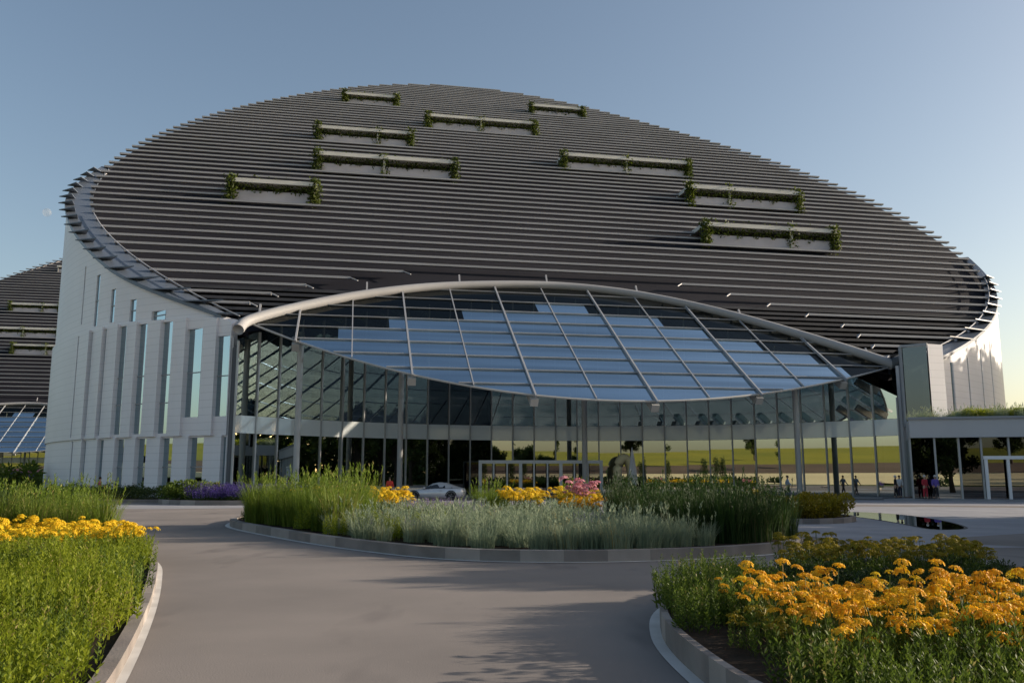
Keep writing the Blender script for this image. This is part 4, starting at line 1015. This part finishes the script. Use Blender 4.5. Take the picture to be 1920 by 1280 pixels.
hg, hb, hw = cloth('hair_grey', (.55, .53, .50)), cloth('hair_brown', (.04, .025, .018)), cloth('hat_white', (.7, .68, .65))
red, blue_, black, white_, pink, navy, grey = cloth('red_cloth', (.42, .03, .045)), cloth('violet_cloth', (.13, .09, .36)), cloth('black_cloth', (.02, .02, .024)), cloth('white_cloth', (.7, .7, .72)), cloth('pink_cloth', (.45, .12, .14)), cloth('navy_cloth', (.03, .035, .07)), cloth('grey_cloth', (.18, .18, .2))
person((31.3, 65.6, .13), R(20), 'grey haired person in a red jacket standing by the right wing', red, red, hg, .05)
person((31.95, 65.3, .13), R(-10), 'grey haired person in a violet top and dark trousers beside the red jacket', blue_, black, hg, .2)
person((30.4, 68.6, .12), R(60), 'person in black clothes standing at the end of the glass front', black, black, hw, .1)
person((31.0, 69.2, .12), R(-40), 'person in a pale shirt beside the one in black', white_, navy, hb, .1)
person((-32.5, 68.2, 0), R(100), 'dark haired person in a pink top by the white wall', pink, navy, hb, .25)
person((-9.4, 66.5, 0), R(10), 'person in a red coat standing left of the parked car', cloth('scarlet_cloth', (.6, .05, .04)), black, hb, .1)
person((-1.6, 78.9, 0.12), R(30), 'person in black with a white hat before the entrance doors', black, black, hw, .15)
person((23.0, 72.2, .12), R(80), 'person in a pale blue shirt walking along the glass front', cloth('pale_blue_cloth', (.35, .42, .5)), grey, hb, .3)

# ------------------------------------------------------------------ small things before the glass
g = MB(); pts = [(math.cos(q)*.75, 0, 2.0+math.sin(q)*1.5) for q in [2*math.pi*i/28 for i in range(29)]]
cr = tag(empty('cream_ring', (10.2, 78.5, .0), R(25)), 'oval cream ring standing right of the entrance doors', 'sculpture')  # solid ring built for a cream oval that shows in the glass
g.tube(pts, [.38]*29, 12, cap=False); g.build('ring', mat('cream_lacquer', (.72, .62, .36), .4), cr, smooth=True)
g = MB(); g.box(-.6, .6, -.4, .4, 0, .25); g.build('plinth', M['concrete'], cr)
um = tag(empty('closed_parasol', (10.4, 74.5, 0.12)), 'closed white parasol standing before the glass front', 'parasol')
g = MB(); g.tube([(0, 0, 0), (0, 0, 4.2)], .035, 8); g.build('pole', M['steel'], um)
g = MB(); n_ = 20
prof = [(.9, .22), (1.1, .36), (1.6, .34), (2.4, .26), (3.2, .16), (3.9, .07), (4.15, .03)]
for (z0, r0), (z1, r1) in zip(prof, prof[1:]):
    for k_ in range(n_):
        f = lambda r_, q: (r_*(1+.22*math.cos(q*5))*math.cos(q), r_*(1+.22*math.cos(q*5))*math.sin(q))
        a, b = 2*math.pi*k_/n_, 2*math.pi*(k_+1)/n_
        g.quad((*f(r0, a), z0), (*f(r0, b), z0), (*f(r1, b), z1), (*f(r1, a), z1))
g.build('canvas', M['white'], um)
g = MB(); g.tube([(0, 0, 0), (0, 0, .1)], .4, 16); g.build('base', M['steel'], um)
# daytime moon
mo, mnt, mout = newmat('moon')
tr_ = mnt.nodes.new('ShaderNodeBsdfTransparent'); di = mnt.nodes.new('ShaderNodeBsdfDiffuse'); di.inputs[0].default_value = (.5, .5, .5, 1); mx = mnt.nodes.new('ShaderNodeMixShader'); mx.inputs[0].default_value = .13
mnt.links.new(tr_.outputs[0], mx.inputs[1]); mnt.links.new(di.outputs[0], mx.inputs[2]); mnt.links.new(mx.outputs[0], mout.inputs[0])
g = MB(); g.ball((0, 0, 0), 30, 24, 16); m_o = g.build('moon', mo, smooth=True); m_o.location = (-3320, 5874, 1862); tag(m_o, 'faint pale moon in the sky above the distant left building', 'moon')
scene.cycles.max_bounces = 8; scene.cycles.transparent_max_bounces = 24; scene.cycles.use_denoising = True
